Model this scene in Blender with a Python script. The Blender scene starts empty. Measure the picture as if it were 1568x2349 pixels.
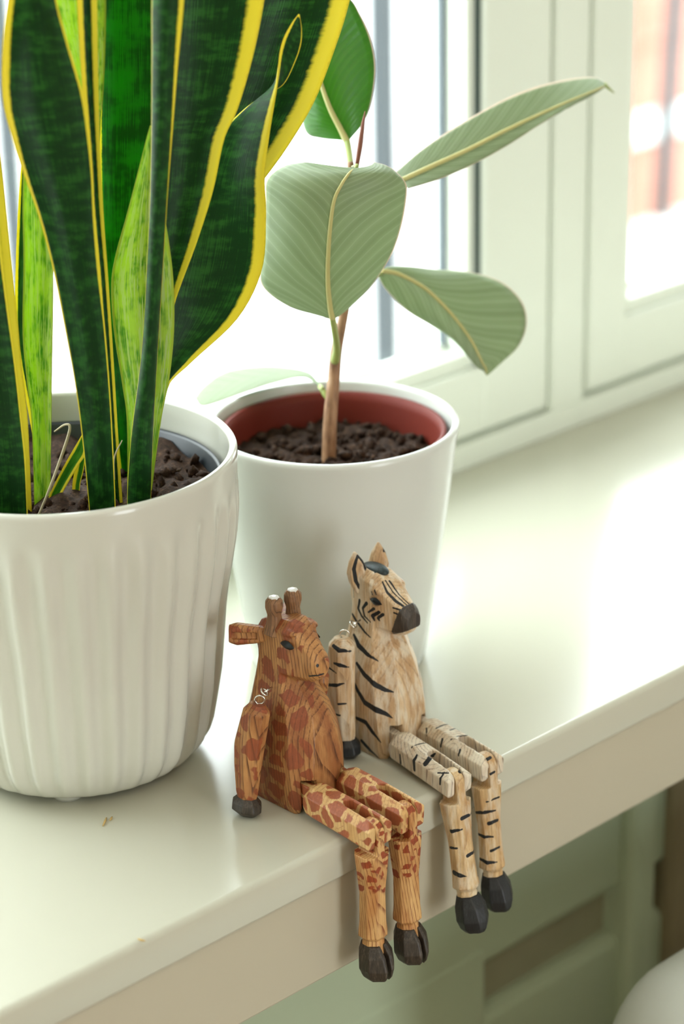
import bpy, bmesh, math, random
import numpy as np
from mathutils import Matrix, Vector

# ------------------------------------------------------------------ camera
# Sill frame: x along the sill, y towards the window, z up, sill top at z = 0.
# Z0 is the height of the sill top above the floor.
Z0 = 0.9
FPX, IW, IH = 5546.0, 1568.0, 2349.0
_p, _y, _r = math.radians(22.3), math.radians(43.6), math.radians(1.2)
_F = np.array([math.sin(_y) * math.cos(_p), math.cos(_y) * math.cos(_p), -math.sin(_p)])
_rt = np.array([math.cos(_y), -math.sin(_y), 0.0])
_up = np.cross(_rt, _F)
CR = _rt * math.cos(_r) - _up * math.sin(_r)
CU = _rt * math.sin(_r) + _up * math.cos(_r)
CC = np.array([-0.7034, -0.7725, 0.5904])
VH = np.array([math.sin(_y), math.cos(_y), 0.0])

scene = bpy.context.scene
COL = scene.collection
cam_d = bpy.data.cameras.new('camera')
cam = bpy.data.objects.new('camera', cam_d)
COL.objects.link(cam)
cam_d.sensor_fit = 'VERTICAL'
cam_d.sensor_height = 36.0
cam_d.lens = 85.0
cam_d.clip_start = 0.05
cam_d.dof.use_dof = True
cam_d.dof.focus_distance = 1.185
cam_d.dof.aperture_fstop = 5.2
m = Matrix(((CR[0], CU[0], -_F[0], CC[0]), (CR[1], CU[1], -_F[1], CC[1]),
            (CR[2], CU[2], -_F[2], CC[2] + Z0), (0, 0, 0, 1)))
cam.matrix_world = m
scene.camera = cam

# ------------------------------------------------------------------ sky, light, exposure
world = bpy.data.worlds.new('overcast_sky')
scene.world = world
world.use_nodes = True
bg = world.node_tree.nodes['Background']
bg.inputs[0].default_value = (0.91, 0.97, 1.0, 1)
bg.inputs[1].default_value = 8.5
cyc = scene.cycles      # light paths: enough bounces for a bright small room
cyc.max_bounces, cyc.diffuse_bounces, cyc.glossy_bounces, cyc.transmission_bounces = 7, 4, 3, 3
cyc.caustics_reflective = cyc.caustics_refractive = False
scene.view_settings.view_transform = 'Standard'
scene.view_settings.look = 'None'
scene.view_settings.gamma = 1.0
scene.view_settings.use_curve_mapping = False
scene.view_settings.exposure = 0.12


def area(name, loc, rot, sx, sy, power, color=(1, 1, 1), portal=False):
    d = bpy.data.lights.new(name, 'AREA')
    d.shape = 'RECTANGLE'
    d.size, d.size_y, d.energy, d.color = sx, sy, power, color
    d.cycles.is_portal = portal
    o = bpy.data.objects.new(name, d)
    o.location = (loc[0], loc[1], loc[2] + Z0)
    o.rotation_euler = rot
    COL.objects.link(o)
    return o


# daylight portals: the window in view and the fill opening added behind the camera
area('window_portal', (0.5, 0.34, 0.62), (math.radians(-90), 0, 0), 3.4, 1.3, 1, portal=True)
area('fill_opening_portal', (0.0, -3.25, 0.1), (math.radians(90), 0, 0), 0.8, 2.0, 1, portal=True)
# warm overhead fill light, added out of view behind the camera
area('warm_fill_light', (-0.5, -1.6, 1.62), (0, 0, 0), 1.2, 1.2, 9, (1.0, 0.84, 0.62))


# ------------------------------------------------------------------ helpers
def at(px, py, hd):
    """point seen at a pixel, on the upright plane hd metres ahead of the camera"""
    d = _F + CR * (px - IW / 2) / FPX - CU * (py - IH / 2) / FPX
    return CC + d * (hd / (d @ VH))


def at_y(px, py, Y):
    d = _F + CR * (px - IW / 2) / FPX - CU * (py - IH / 2) / FPX
    return CC + d * ((Y - CC[1]) / d[1])


def tag(o, label=None, cat=None, group=None, kind=None):
    for k, v in (('label', label), ('category', cat), ('group', group), ('kind', kind)):
        if v:
            o[k] = v
    return o


def empty(name, loc, label=None, cat=None, group=None, kind=None):
    o = bpy.data.objects.new(name, None)
    o.location = (loc[0], loc[1], loc[2] + Z0)
    o.empty_display_size = 0.02
    COL.objects.link(o)
    tag(o, label, cat, group, kind)
    o['_o'] = list(map(float, loc))
    return o


def mesh_obj(name, verts, faces, mats, parent=None, smooth=True, fmat=None, attrs=None, uv=None):
    """verts are in the sill frame; a child's are stored relative to its thing's origin"""
    verts = np.asarray(verts, float)
    if parent is not None:
        root = parent
        while root.parent is not None:
            root = root.parent
        org = np.array(list(root['_o']))
    else:
        org = np.array([verts[:, 0].mean(), verts[:, 1].mean(), verts[:, 2].min()])
    me = bpy.data.meshes.new(name)
    faces = np.asarray(faces) if isinstance(faces, np.ndarray) else faces
    me.from_pydata((verts - org).tolist(), [], faces.tolist() if isinstance(faces, np.ndarray) else faces)
    if not isinstance(mats, (list, tuple)):
        mats = [mats]
    for mt in mats:
        me.materials.append(mt)
    if fmat is not None:
        me.polygons.foreach_set('material_index', np.asarray(fmat, np.int32))
    if smooth:
        me.polygons.foreach_set('use_smooth', np.ones(len(me.polygons), bool))
    for k, a in (attrs or {}).items():
        at_ = me.attributes.new(k, 'FLOAT', 'POINT')
        at_.data.foreach_set('value', np.asarray(a, np.float32))
    if uv is not None:
        lay = me.uv_layers.new(name='UVMap')
        idx = np.zeros(len(me.loops), np.int32)
        me.loops.foreach_get('vertex_index', idx)
        lay.data.foreach_set('uv', np.asarray(uv, np.float32)[idx].ravel())
    me.update()
    o = bpy.data.objects.new(name, me)
    COL.objects.link(o)
    if parent is not None:
        o.parent = parent
    else:
        o.location = (org[0], org[1], org[2] + Z0)
        o['_o'] = list(map(float, org))
    return o


def bm_box(bm, lo, hi, bevel=0.0, seg=2):
    r = bmesh.ops.create_cube(bm, size=1.0)
    vs = r['verts']
    for v in vs:
        v.co = Vector([lo[i] + (v.co[i] + 0.5) * (hi[i] - lo[i]) for i in range(3)])
    if bevel > 0:
        es = list({e for v in vs for e in v.link_edges})
        bmesh.ops.bevel(bm, geom=es, offset=bevel, segments=seg, affect='EDGES', profile=0.5)


def bm_out(bm):
    bm.verts.ensure_lookup_table()
    v = [tuple(x.co) for x in bm.verts]
    for i, x in enumerate(bm.verts):
        x.index = i
    f = [[x.index for x in q.verts] for q in bm.faces]
    bm.free()
    return v, f


def box(name, lo, hi, mat, parent=None, bevel=0.0, seg=2, smooth=False):
    bm = bmesh.new()
    bm_box(bm, lo, hi, bevel, seg)
    v, f = bm_out(bm)
    return mesh_obj(name, v, f, mat, parent, smooth)


def catmull(P, n):
    P = np.asarray(P, float)
    K = len(P)
    t = np.linspace(0, K - 1, n)
    i = np.minimum(t.astype(int), K - 2)
    s = (t - i)[:, None]
    g = lambda j: P[np.clip(j, 0, K - 1)]
    p0, p1, p2, p3 = g(i - 1), g(i), g(i + 1), g(i + 2)
    p0 = np.where((i == 0)[:, None], 2 * p1 - p2, p0)
    p3 = np.where((i + 2 > K - 1)[:, None], 2 * p2 - p1, p3)
    return 0.5 * (2 * p1 + (p2 - p0) * s + (2 * p0 - 5 * p1 + 4 * p2 - p3) * s ** 2 + (3 * p1 - p0 - 3 * p2 + p3) * s ** 3)


def tube_geo(P, R, sides=10, n=None):
    P = np.asarray(P, float)
    R = np.broadcast_to(np.asarray(R, float), (len(P),)) if np.ndim(R) == 0 else np.asarray(R, float)
    if n:
        C = catmull(np.column_stack([P, R]), n)
        P, R = C[:, :3], np.maximum(C[:, 3], 1e-5)
    T = np.gradient(P, axis=0)
    T /= np.linalg.norm(T, axis=1)[:, None] + 1e-12
    ref = np.array([0.31, 0.87, 0.38])
    verts, faces = [], []
    for k in range(len(P)):
        a = np.cross(T[k], ref); a /= np.linalg.norm(a)
        b = np.cross(T[k], a)
        for j in range(sides):
            q = 2 * math.pi * j / sides
            verts.append(P[k] + R[k] * (a * math.cos(q) + b * math.sin(q)))
    for k in range(len(P) - 1):
        for j in range(sides):
            j2 = (j + 1) % sides
            faces.append([k * sides + j, k * sides + j2, (k + 1) * sides + j2, (k + 1) * sides + j])
    faces.append(list(range(sides))[::-1])
    faces.append([(len(P) - 1) * sides + j for j in range(sides)])
    return verts, faces


def tube(name, P, R, mat, parent=None, sides=10, n=None):
    v, f = tube_geo(P, R, sides, n)
    return mesh_obj(name, v, f, mat, parent)


def torus_geo(c, nrm, R, r, a=20, b=8, ref=(0.2, 0.3, 0.9)):
    nrm = np.array(nrm, float); nrm /= np.linalg.norm(nrm)
    e1 = np.cross(nrm, ref); e1 /= np.linalg.norm(e1)
    e2 = np.cross(nrm, e1)
    v, f = [], []
    for i in range(a):
        t = 2 * math.pi * i / a
        d = e1 * math.cos(t) + e2 * math.sin(t)
        for j in range(b):
            s = 2 * math.pi * j / b
            v.append(np.array(c) + d * (R + r * math.cos(s)) + nrm * r * math.sin(s))
    for i in range(a):
        for j in range(b):
            f.append([i * b + j, ((i + 1) % a) * b + j, ((i + 1) % a) * b + (j + 1) % b, i * b + (j + 1) % b])
    return v, f


def join_geo(parts):
    V, Fc = [], []
    for v, f in parts:
        o = len(V)
        V += [tuple(x) for x in v]
        Fc += [[i + o for i in q] for q in f]
    return V, Fc


# ------------------------------------------------------------------ materials
class NT:
    def __init__(s, name):
        s.m = bpy.data.materials.new(name)
        s.m.use_nodes = True
        s.t = s.m.node_tree
        s.b = s.t.nodes['Principled BSDF']
        s.out = s.t.nodes['Material Output']

    def n(s, typ, **kw):
        q = s.t.nodes.new(typ)
        for k, v in kw.items():
            if k.startswith('i_'):
                q.inputs[k[2:].replace('_', ' ')].default_value = v
            else:
                setattr(q, k, v)
        return q

    def l(s, a, b):
        s.t.links.new(a, b)

    def val(s, sock, x):
        if hasattr(x, 'is_linked') or hasattr(x, 'links'):
            s.l(x, sock)
        else:
            sock.default_value = x

    def math(s, op, a, b=None, c=None, clamp=False):
        q = s.n('ShaderNodeMath', operation=op)
        q.use_clamp = clamp
        s.val(q.inputs[0], a)
        if b is not None:
            s.val(q.inputs[1], b)
        if c is not None:
            s.val(q.inputs[2], c)
        return q.outputs[0]

    def mix(s, fac, a, b, blend='MIX'):
        q = s.n('ShaderNodeMix', data_type='RGBA', blend_type=blend)
        s.val(q.inputs[0], fac)
        for i, x in ((6, a), (7, b)):
            if isinstance(x, tuple):
                q.inputs[i].default_value = x if len(x) == 4 else x + (1,)
            else:
                s.l(x, q.inputs[i])
        return q.outputs[2]

    def ramp(s, fac, stops, interp='LINEAR'):
        q = s.n('ShaderNodeValToRGB')
        q.color_ramp.interpolation = interp
        e = q.color_ramp.elements
        while len(e) < len(stops):
            e.new(0.5)
        for k, (p, c) in enumerate(stops):
            e[k].position = p
            e[k].color = c if len(c) == 4 else tuple(c) + (1,)
        s.l(fac, q.inputs[0])
        return q.outputs[0]

    def step(s, x, lo, hi):
        q = s.n('ShaderNodeMapRange', interpolation_type='SMOOTHSTEP')
        s.val(q.inputs[0], x)
        q.inputs[1].default_value, q.inputs[2].default_value = lo, hi
        return q.outputs[0]

    def noise(s, vec, scale, detail=3, rough=0.5, dim='3D'):
        q = s.n('ShaderNodeTexNoise', noise_dimensions=dim)
        q.inputs['Scale'].default_value = scale
        q.inputs['Detail'].default_value = detail
        q.inputs['Roughness'].default_value = rough
        if vec is not None:
            s.l(vec, q.inputs['Vector'])
        return q.outputs['Fac']

    def mapping(s, vec, scale=(1, 1, 1), loc=(0, 0, 0), rot=(0, 0, 0)):
        q = s.n('ShaderNodeMapping')
        q.inputs['Scale'].default_value = scale
        q.inputs['Location'].default_value = loc
        q.inputs['Rotation'].default_value = rot
        s.l(vec, q.inputs['Vector'])
        return q.outputs[0]

    def obj(s):
        return s.n('ShaderNodeTexCoord').outputs['Object']

    def uv(s):
        return s.n('ShaderNodeTexCoord').outputs['UV']

    def attr(s, name):
        return s.n('ShaderNodeAttribute', attribute_name=name).outputs['Fac']

    def bump(s, h, strength=0.3, dist=0.001):
        q = s.n('ShaderNodeBump')
        q.inputs['Strength'].default_value = strength
        q.inputs['Distance'].default_value = dist
        s.l(h, q.inputs['Height'])
        s.l(q.outputs[0], s.b.inputs['Normal'])
        return q.outputs[0]


def paint(name, col, rough=0.4, spec=0.5, coat=0.0, metal=0.0, var=0.04, vscale=6.0, bump=0.0, bscale=900):
    t = NT(name)
    o = t.obj()
    n = t.noise(o, vscale, 3)
    a = tuple(c * (1 - var) for c in col)
    b = tuple(min(1, c * (1 + var)) for c in col)
    t.l(t.mix(n, a, b), t.b.inputs['Base Color'])
    t.b.inputs['Roughness'].default_value = rough
    t.b.inputs['Specular IOR Level'].default_value = spec
    t.b.inputs['Coat Weight'].default_value = coat
    t.b.inputs['Coat Roughness'].default_value = 0.08
    t.b.inputs['Metallic'].default_value = metal
    if bump:
        t.bump(t.noise(o, bscale, 2), bump, 0.0005)
    return t.m


M = {}
M['sill'] = paint('sill_gloss_paint', (0.56, 0.555, 0.45), 0.19, 1.0, var=0.02)
M['apron'] = paint('apron_paint', (0.50, 0.455, 0.34), 0.35, 0.4, var=0.02)
M['frame'] = paint('window_frame_paint', (0.79, 0.84, 0.74), 0.35, 0.4, var=0.02)
M['gasket'] = paint('window_gasket_rubber', (0.035, 0.06, 0.055), 0.5)
M['spacer'] = paint('pane_spacer_grey', (0.12, 0.15, 0.17), 0.4)
M['green'] = paint('sage_green_paint', (0.47, 0.54, 0.37), 0.4, 0.4, var=0.04)
M['roomwall'] = paint('room_wall_paint', (0.74, 0.70, 0.62), 0.7, 0.3)
M['ceiling'] = paint('ceiling_paint', (0.8, 0.79, 0.75), 0.8, 0.3)
M['wood_floor'] = paint('floor_wood_brown', (0.30, 0.19, 0.11), 0.45, 0.4, var=0.25, vscale=3)
M['brown'] = paint('brown_wood_board', (0.26, 0.215, 0.125), 0.5, 0.4, var=0.2, vscale=20)
M['olive'] = paint('olive_brown_board', (0.33, 0.31, 0.20), 0.5, 0.4, var=0.15, vscale=20)
M['chrome'] = paint('steel_wire', (0.72, 0.70, 0.64), 0.22, 0.5, metal=1.0)
M['white_ceramic'] = paint('white_glazed_ceramic', (0.57, 0.56, 0.485), 0.16, 0.5, coat=0.15, var=0.01)
M['white_pot'] = paint('white_satin_plastic', (0.62, 0.635, 0.585), 0.22, 0.5, var=0.01)
M['black_plastic'] = paint('black_plastic_liner', (0.018, 0.022, 0.026), 0.35)
M['terracotta'] = paint('terracotta_plastic', (0.15, 0.020, 0.011), 0.55, 0.2, var=0.08, vscale=40)
M['straw'] = paint('dry_straw', (0.42, 0.36, 0.22), 0.6)
M['felt'] = paint('clear_rubber_foot', (0.55, 0.55, 0.48), 0.4)
M['chair'] = paint('white_upholstery', (0.47, 0.48, 0.42), 0.9, 0.2, var=0.06, vscale=30, bump=0.4, bscale=300)
M['chair_leg'] = paint('dark_chair_leg', (0.06, 0.045, 0.035), 0.5)
M['brick'] = paint('orange_red_brick', (0.46, 0.195, 0.14), 0.85, 0.2, var=0.15, vscale=8)
M['render_white'] = paint('white_render', (0.78, 0.78, 0.77), 0.8, 0.2, var=0.03)
M['pipe'] = paint('grey_painted_metal', (0.055, 0.065, 0.07), 0.6, 0.3)
M['rail'] = paint('pale_grey_metal', (0.045, 0.055, 0.062), 0.6, 0.3)
M['paving'] = paint('pale_paving', (0.62, 0.62, 0.61), 0.8, 0.2, var=0.08, vscale=2)
M['crumb'] = paint('tan_crumb', (0.55, 0.38, 0.14), 0.7)
M['lampwhite'] = paint('lamp_white_metal', (0.7, 0.68, 0.62), 0.4)


def glass_mat():
    t = NT('window_glass')
    tr = t.n('ShaderNodeBsdfTransparent')
    tr.inputs[0].default_value = (0.97, 0.99, 0.98, 1)
    gl = t.n('ShaderNodeBsdfGlossy')
    gl.inputs['Roughness'].default_value = 0.02
    lw = t.n('ShaderNodeLayerWeight')
    lw.inputs[0].default_value = 0.5
    fac = t.math('ADD', t.math('MULTIPLY', t.math('POWER', lw.outputs['Facing'], 5.0), 0.9), 0.03)
    mx = t.n('ShaderNodeMixShader')
    t.l(fac, mx.inputs[0]); t.l(tr.outputs[0], mx.inputs[1]); t.l(gl.outputs[0], mx.inputs[2])
    t.l(mx.outputs[0], t.out.inputs[0])
    return t.m


M['glass'] = glass_mat()


def soil_mat():
    t = NT('potting_soil')
    o = t.obj()
    n = t.noise(o, 420, 6, 0.7)
    n2 = t.noise(o, 120, 3, 0.6)
    c = t.ramp(n, [(0.35, (0.010, 0.005, 0.003)), (0.55, (0.050, 0.025, 0.013)), (0.72, (0.15, 0.080, 0.042)), (0.85, (0.30, 0.19, 0.11))])
    c = t.mix(t.step(n2, 0.35, 0.7), c, t.mix(0.6, c, (0.02, 0.010, 0.006)))
    t.l(c, t.b.inputs['Base Color'])
    t.b.inputs['Roughness'].default_value = 0.85
    t.b.inputs['Specular IOR Level'].default_value = 0.2
    t.bump(t.noise(o, 700, 4, 0.7), 0.8, 0.001)
    return t.m


M['soil'] = soil_mat()


def add_translucent(t, colsock, fac):
    tl = t.n('ShaderNodeBsdfTranslucent')
    t.l(colsock, tl.inputs[0])
    mx = t.n('ShaderNodeMixShader')
    mx.inputs[0].default_value = fac
    t.l(t.b.outputs[0], mx.inputs[1]); t.l(tl.outputs[0], mx.inputs[2])
    t.l(mx.outputs[0], t.out.inputs[0])


def snake_mat(name, dark, light, thr=0.55, margin=(0.93, 0.78, 0.05), transl=0.22, bands=1.0, pale=None):
    """cross-banded leaf with a yellow margin; 'marg' < 1 is the margin, UV = (across, along)"""
    t = NT(name)
    uv = t.uv()
    o = t.obj()
    fine = t.noise(t.mapping(uv, (26, 3.0, 1)), 3.0, 3, 0.6)
    bnd = t.noise(t.mapping(uv, (2.2, 17 * bands, 1)), 1.0, 3, 0.6)
    mixn = t.math('ADD', t.math('MULTIPLY', bnd, 0.6), t.math('MULTIPLY', fine, 0.4))
    f = t.step(mixn, thr - 0.07, thr + 0.07)
    c = t.mix(f, dark, light)
    if pale:
        blot = t.noise(t.mapping(uv, (9, 5, 1)), 2.2, 4, 0.65)
        c = t.mix(t.step(blot, 0.50, 0.57), c, pale)
    mg = t.attr('marg')
    jag = t.noise(t.mapping(uv, (2, 30, 1)), 3.0, 3, 0.6)
    mm = t.math('ADD', mg, t.math('MULTIPLY', t.math('SUBTRACT', jag, 0.5), 0.32))
    k = t.step(mm, 0.80, 1.20)
    c2 = t.mix(k, margin, c)
    # thin brownish rim
    rim = t.step(t.math('ADD', mg, t.math('MULTIPLY', t.math('SUBTRACT', jag, 0.5), 0.25)), 0.0, 0.12)
    c2 = t.mix(rim, tuple(0.75 * x for x in margin), c2)
    t.l(c2, t.b.inputs['Base Color'])
    t.b.inputs['Roughness'].default_value = 0.38
    t.b.inputs['Specular IOR Level'].default_value = 0.18
    t.bump(t.noise(t.mapping(uv, (40, 3, 1)), 2.0, 2), 0.25, 0.0006)
    tc = t.mix(0.35, c2, (0.25, 0.55, 0.02), 'ADD')
    tc = t.mix(k, margin, t.mix(1.0, c2, (1.7, 2.0, 0.8), 'MULTIPLY'))
    add_translucent(t, tc, transl)
    return t.m


M['sn_dark'] = snake_mat('snake_leaf_dark', (0.007, 0.044, 0.008), (0.022, 0.118, 0.016), 0.53, bands=2.4)
M['sn_backlit'] = snake_mat('snake_leaf_backlit', (0.006, 0.070, 0.006), (0.014, 0.16, 0.010), 0.5, transl=0.45)  # leaf against the window: backlight put into a brighter green
M['sn_mid'] = snake_mat('snake_leaf_mid', (0.008, 0.055, 0.008), (0.02, 0.12, 0.016), 0.52, transl=0.3)
M['sn_lime'] = snake_mat('snake_leaf_lime', (0.06, 0.235, 0.012), (0.40, 0.54, 0.05), 0.47, margin=(0.42, 0.55, 0.06),
                         transl=0.28, pale=(0.44, 0.52, 0.18))
M['sn_pup'] = snake_mat('snake_leaf_pup', (0.03, 0.16, 0.01), (0.08, 0.28, 0.02), 0.5, transl=0.2)


def rubber_mat(name, base, base2, vein, rough, transl, back=0.0, edge=(0.60, 0.47, 0.38)):
    t = NT(name)
    uv = t.uv()
    sep = t.n('ShaderNodeSeparateXYZ')
    t.l(uv, sep.inputs[0])
    au = t.math('ABSOLUTE', t.math('SUBTRACT', sep.outputs[0], 0.5))
    ph = t.math('SUBTRACT', sep.outputs[1], t.math('MULTIPLY', t.math('POWER', au, 0.85), 0.19))
    o = t.obj()
    ph = t.math('ADD', ph, t.math('MULTIPLY', t.noise(o, 30, 2), 0.012))
    w = t.math('SINE', t.math('MULTIPLY', ph, 360))
    w2 = t.math('SINE', t.math('MULTIPLY', ph, 131))
    st = t.math('ADD', t.math('MULTIPLY', w, 0.18), t.math('MULTIPLY', w2, 0.24))
    st = t.math('ADD', st, 0.5, clamp=True)
    c = t.mix(st, base, base2)
    ln = t.step(w, 0.93, 1.0)
    c = t.mix(t.math('MULTIPLY', ln, 0.3), c, vein)
    mg = t.attr('marg')
    c = t.mix(t.step(mg, 0.25, 0.6), edge, c)
    t.l(c, t.b.inputs['Base Color'])
    t.b.inputs['Roughness'].default_value = rough
    t.bump(t.math('ADD', w, t.noise(o, 400, 3)), 0.12, 0.0006)
    add_translucent(t, t.mix(back, t.mix(1.0, c, (1.9, 1.9, 1.8), 'MULTIPLY'), (0.52, 0.56, 0.42)), transl)
    return t.m


M['rb_under'] = rubber_mat('rubber_leaf_underside', (0.20, 0.25, 0.135), (0.28, 0.335, 0.20), (0.46, 0.53, 0.36), 0.5, 0.33, 0.25)
M['rb_upper'] = rubber_mat('rubber_leaf_upper', (0.05, 0.17, 0.03), (0.06, 0.20, 0.035), (0.12, 0.3, 0.06), 0.22, 0.42, 0.6)
M['rb_backlit'] = rubber_mat('rubber_leaf_backlit', (0.05, 0.19, 0.012), (0.06, 0.21, 0.015), (0.12, 0.3, 0.04), 0.3, 0.35)  # top leaf only: glow from behind painted as a more vivid green
M['midrib'] = paint('rubber_midrib', (0.46, 0.42, 0.16), 0.5)
M['petiole'] = paint('rubber_petiole', (0.30, 0.36, 0.10), 0.45)


def stem_mat():
    t = NT('rubber_plant_stem')
    o = t.obj()
    n = t.noise(t.mapping(o, (1, 1, 0.25)), 300, 4)
    t.l(t.ramp(n, [(0.3, (0.15, 0.07, 0.03)), (0.6, (0.36, 0.20, 0.10)), (0.8, (0.5, 0.33, 0.2))]), t.b.inputs['Base Color'])
    t.b.inputs['Roughness'].default_value = 0.55
    t.bump(n, 0.4, 0.0008)
    return t.m


M['stem'] = stem_mat()
M['bud'] = paint('rubber_bud_red', (0.20, 0.06, 0.03), 0.4)

# ------------------------------------------------------------------ structure: sill, window, room
XL, XR = -1.2, 2.2
YF, YB = -0.0303, 0.263


def sill_board():
    t, rr = 0.0210, 0.0035
    prof = []
    for k in range(9):
        a = math.pi / 2 + (math.pi / 2) * k / 8
        prof.append((YF + rr + rr * math.cos(a), -rr + rr * math.sin(a)))
    for k in range(6):
        a = math.pi + (math.pi / 2) * k / 5
        prof.append((YF + 0.002 + 0.002 * math.cos(a), -t + 0.002 + 0.002 * math.sin(a)))
    prof += [(YB + 0.06, -t), (YB + 0.06, 0.0)]
    n = len(prof)
    v = [(x, y, z) for x in (XL, XR) for (y, z) in prof]
    f = [[k, (k + 1) % n, n + (k + 1) % n, n + k] for k in range(n)] + [list(range(n)), list(range(2 * n - 1, n - 1, -1))]
    o = mesh_obj('trim_1', v, f, M['sill'], None, smooth=True)
    o.data.set_sharp_from_angle(angle=math.radians(30))
    return o


tag(sill_board(), 'glossy cream window sill board carrying both pots and figurines', kind='structure')
tag(box('trim_2', (XL, -0.0270, -0.075), (XR, -0.008, -0.0205), M['apron'], bevel=0.0012),
    'beige apron board under the sill edge', kind='structure')

# wall below the sill: sage green boards with a recess
wl = empty('wall_window', (0.5, 0.2, -0.9), 'sage green panelled wall below the window sill', kind='structure')
YW = 0.07
box('upper_panel', (XL, YW, -0.215), (XR, YW + 0.03, -0.0205), M['green'], wl, 0.006)
box('lower_panel', (XL, YW, -0.9), (XR, YW + 0.03, -0.25), M['green'], wl, 0.006)
box('recess_back', (XL, YW + 0.012, -0.36), (XR, YW + 0.03, -0.16), M['olive'], wl)
box('stile', (XL, YW - 0.001, -0.27), (0.21, YW + 0.03, -0.20), M['green'], wl, 0.004)
box('stile', (0.334, YW - 0.012, -0.9), (0.358, YW + 0.03, -0.0205), M['green'], wl, 0.006)
box('dark_board', (0.378, YW - 0.006, -0.36), (0.95, YW + 0.02, -0.14), M['brown'], wl, 0.006)
box('masonry', (XL, 0.26, -0.9), (XR, 0.45, -0.021), M['roomwall'], wl)
box('masonry', (-1.8, 0.2, -0.9), (XL, 0.45, 1.65), M['roomwall'], wl)
box('masonry', (XR, 0.2, -0.9), (2.6, 0.45, 1.65), M['roomwall'], wl)
box('masonry', (XL, 0.26, 1.25), (XR, 0.45, 1.65), M['roomwall'], wl)

# window frame: sill rail, posts
fr = empty('trim_3', (0.5, 0.3, 0.0), 'pale sage fixed window frame with post between the two sashes', kind='structure')
ZT = 1.25
box('bottom_rail', (XL, YB, 0.0), (XR, YB + 0.07, 0.0185), M['frame'], fr, 0.0015)
box('bottom_rebate', (XL, YB + 0.010, 0.0185), (XR, YB + 0.07, 0.0225), M['frame'], fr)
box('post', (0.4835, YB, 0.018), (0.5185, YB + 0.07, ZT), M['frame'], fr, 0.0025)
box('post_rebate', (0.480, YB + 0.010, 0.0185), (0.522, YB + 0.07, ZT), M['frame'], fr)
box('top_rail', (XL, YB, ZT - 0.03), (XR, YB + 0.07, ZT), M['frame'], fr, 0.002)
for xa, xb in ((XL, XL + 0.04), (-0.52, -0.48), (1.52, 1.56), (XR - 0.04, XR)):
    box('post', (xa, YB, 0.018), (xb, YB + 0.07, ZT - 0.03), M['frame'], fr, 0.0025)


def sash(name, xa, xb, sl, sr, label):
    """a casement sash: stiles sl / sr wide, rails, glazing bead, gasket and double pane"""
    w = empty(name, ((xa + xb) / 2, YB + 0.02, 0.022), label, kind='structure')
    ya, yb = YB, YB + 0.05
    zb, zt = 0.0225, ZT - 0.032
    rb, rtp = 0.046, 0.05
    box('stile', (xa, ya, zb), (xa + sl, yb, zt), M['frame'], w, 0.0025)
    box('stile', (xb - sr, ya, zb), (xb, yb, zt), M['frame'], w, 0.0025)
    box('bottom_rail', (xa + sl - 0.002, ya + 0.0002, zb), (xb - sr + 0.002, yb, zb + rb), M['frame'], w, 0.0025)
    box('top_rail', (xa + sl - 0.002, ya + 0.0002, zt - rtp), (xb - sr + 0.002, yb, zt), M['frame'], w, 0.0025)
    gx0, gx1, gz0, gz1 = xa + sl, xb - sr, zb + rb, zt - rtp
    b = 0.010   # bead stepping in towards the glass
    yg = ya + 0.026
    box('glazing_bead', (gx0 - 0.001, ya + 0.006, gz0), (gx0 + b, yg, gz1), M['frame'], w, 0.0015)
    box('glazing_bead', (gx1 - b, ya + 0.006, gz0), (gx1 + 0.001, yg, gz1), M['frame'], w, 0.0015)
    box('glazing_bead', (gx0 + b, ya + 0.006, gz0 - 0.001), (gx1 - b, yg, gz0 + b), M['frame'], w, 0.0015)
    box('gasket', (gx1 - 0.0005 - 0.0025, ya + 0.0030, gz0), (gx1 - 0.0002, ya + 0.0062, gz1), M['gasket'], w)
    box('gasket', (gx1 - b - 0.003, yg - 0.002, gz0 + b), (gx1 - b, yg + 0.003, gz1), M['spacer'], w)
    box('gasket', (gx0 + b, yg - 0.002, gz0 + b), (gx0 + b + 0.003, yg + 0.003, gz1), M['spacer'], w)
    box('gasket', (gx0 + b, yg - 0.002, gz0 + b), (gx1 - b, yg + 0.003, gz0 + b + 0.003), M['frame'], w)
    box('pane', (gx0, yg, gz0), (gx1, yg + 0.004, gz1), M['glass'], w)
    return w


sash('window_1', -0.48, 0.480, 0.060, 0.065, 'pale sage casement window behind the two potted plants')
sash('window_2', 0.522, 1.52, 0.040, 0.060, 'pale sage casement window at the right with brickwork beyond')
sash('window_3', -1.16, -0.52, 0.05, 0.05, 'pale sage casement window beyond the left edge of the view')
sash('window_4', 1.56, 2.16, 0.05, 0.05, 'pale sage casement window beyond the right edge of the view')

# room shell around the camera
tag(box('floor', (-1.8, -3.3, -0.94), (2.6, 0.45, -0.9), M['wood_floor']), kind='structure')
tag(box('ceiling', (-1.8, -3.3, 1.65), (2.6, 0.45, 1.70), M['ceiling']), kind='structure')
tag(box('wall_left', (-1.9, -3.3, -0.9), (-1.8, 0.45, 1.65), M['roomwall']), kind='structure')
tag(box('wall_right', (2.6, -3.3, -0.9), (2.7, 0.45, 1.65), M['roomwall']), kind='structure')
bw = empty('wall_back', (0.4, -3.35, -0.9), 'room wall behind the viewer with an added opening for fill daylight', kind='structure')  # gap between the wall parts is added to let in fill daylight
box('wall_part', (-1.8, -3.4, -0.9), (-0.4, -3.3, 1.65), M['roomwall'], bw)
box('wall_part', (0.4, -3.4, -0.9), (2.6, -3.3, 1.65), M['roomwall'], bw)
box('wall_part', (-0.4, -3.4, 1.1), (0.4, -3.3, 1.65), M['roomwall'], bw)

# ------------------------------------------------------------------ outside the window
YE = 2.3


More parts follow.
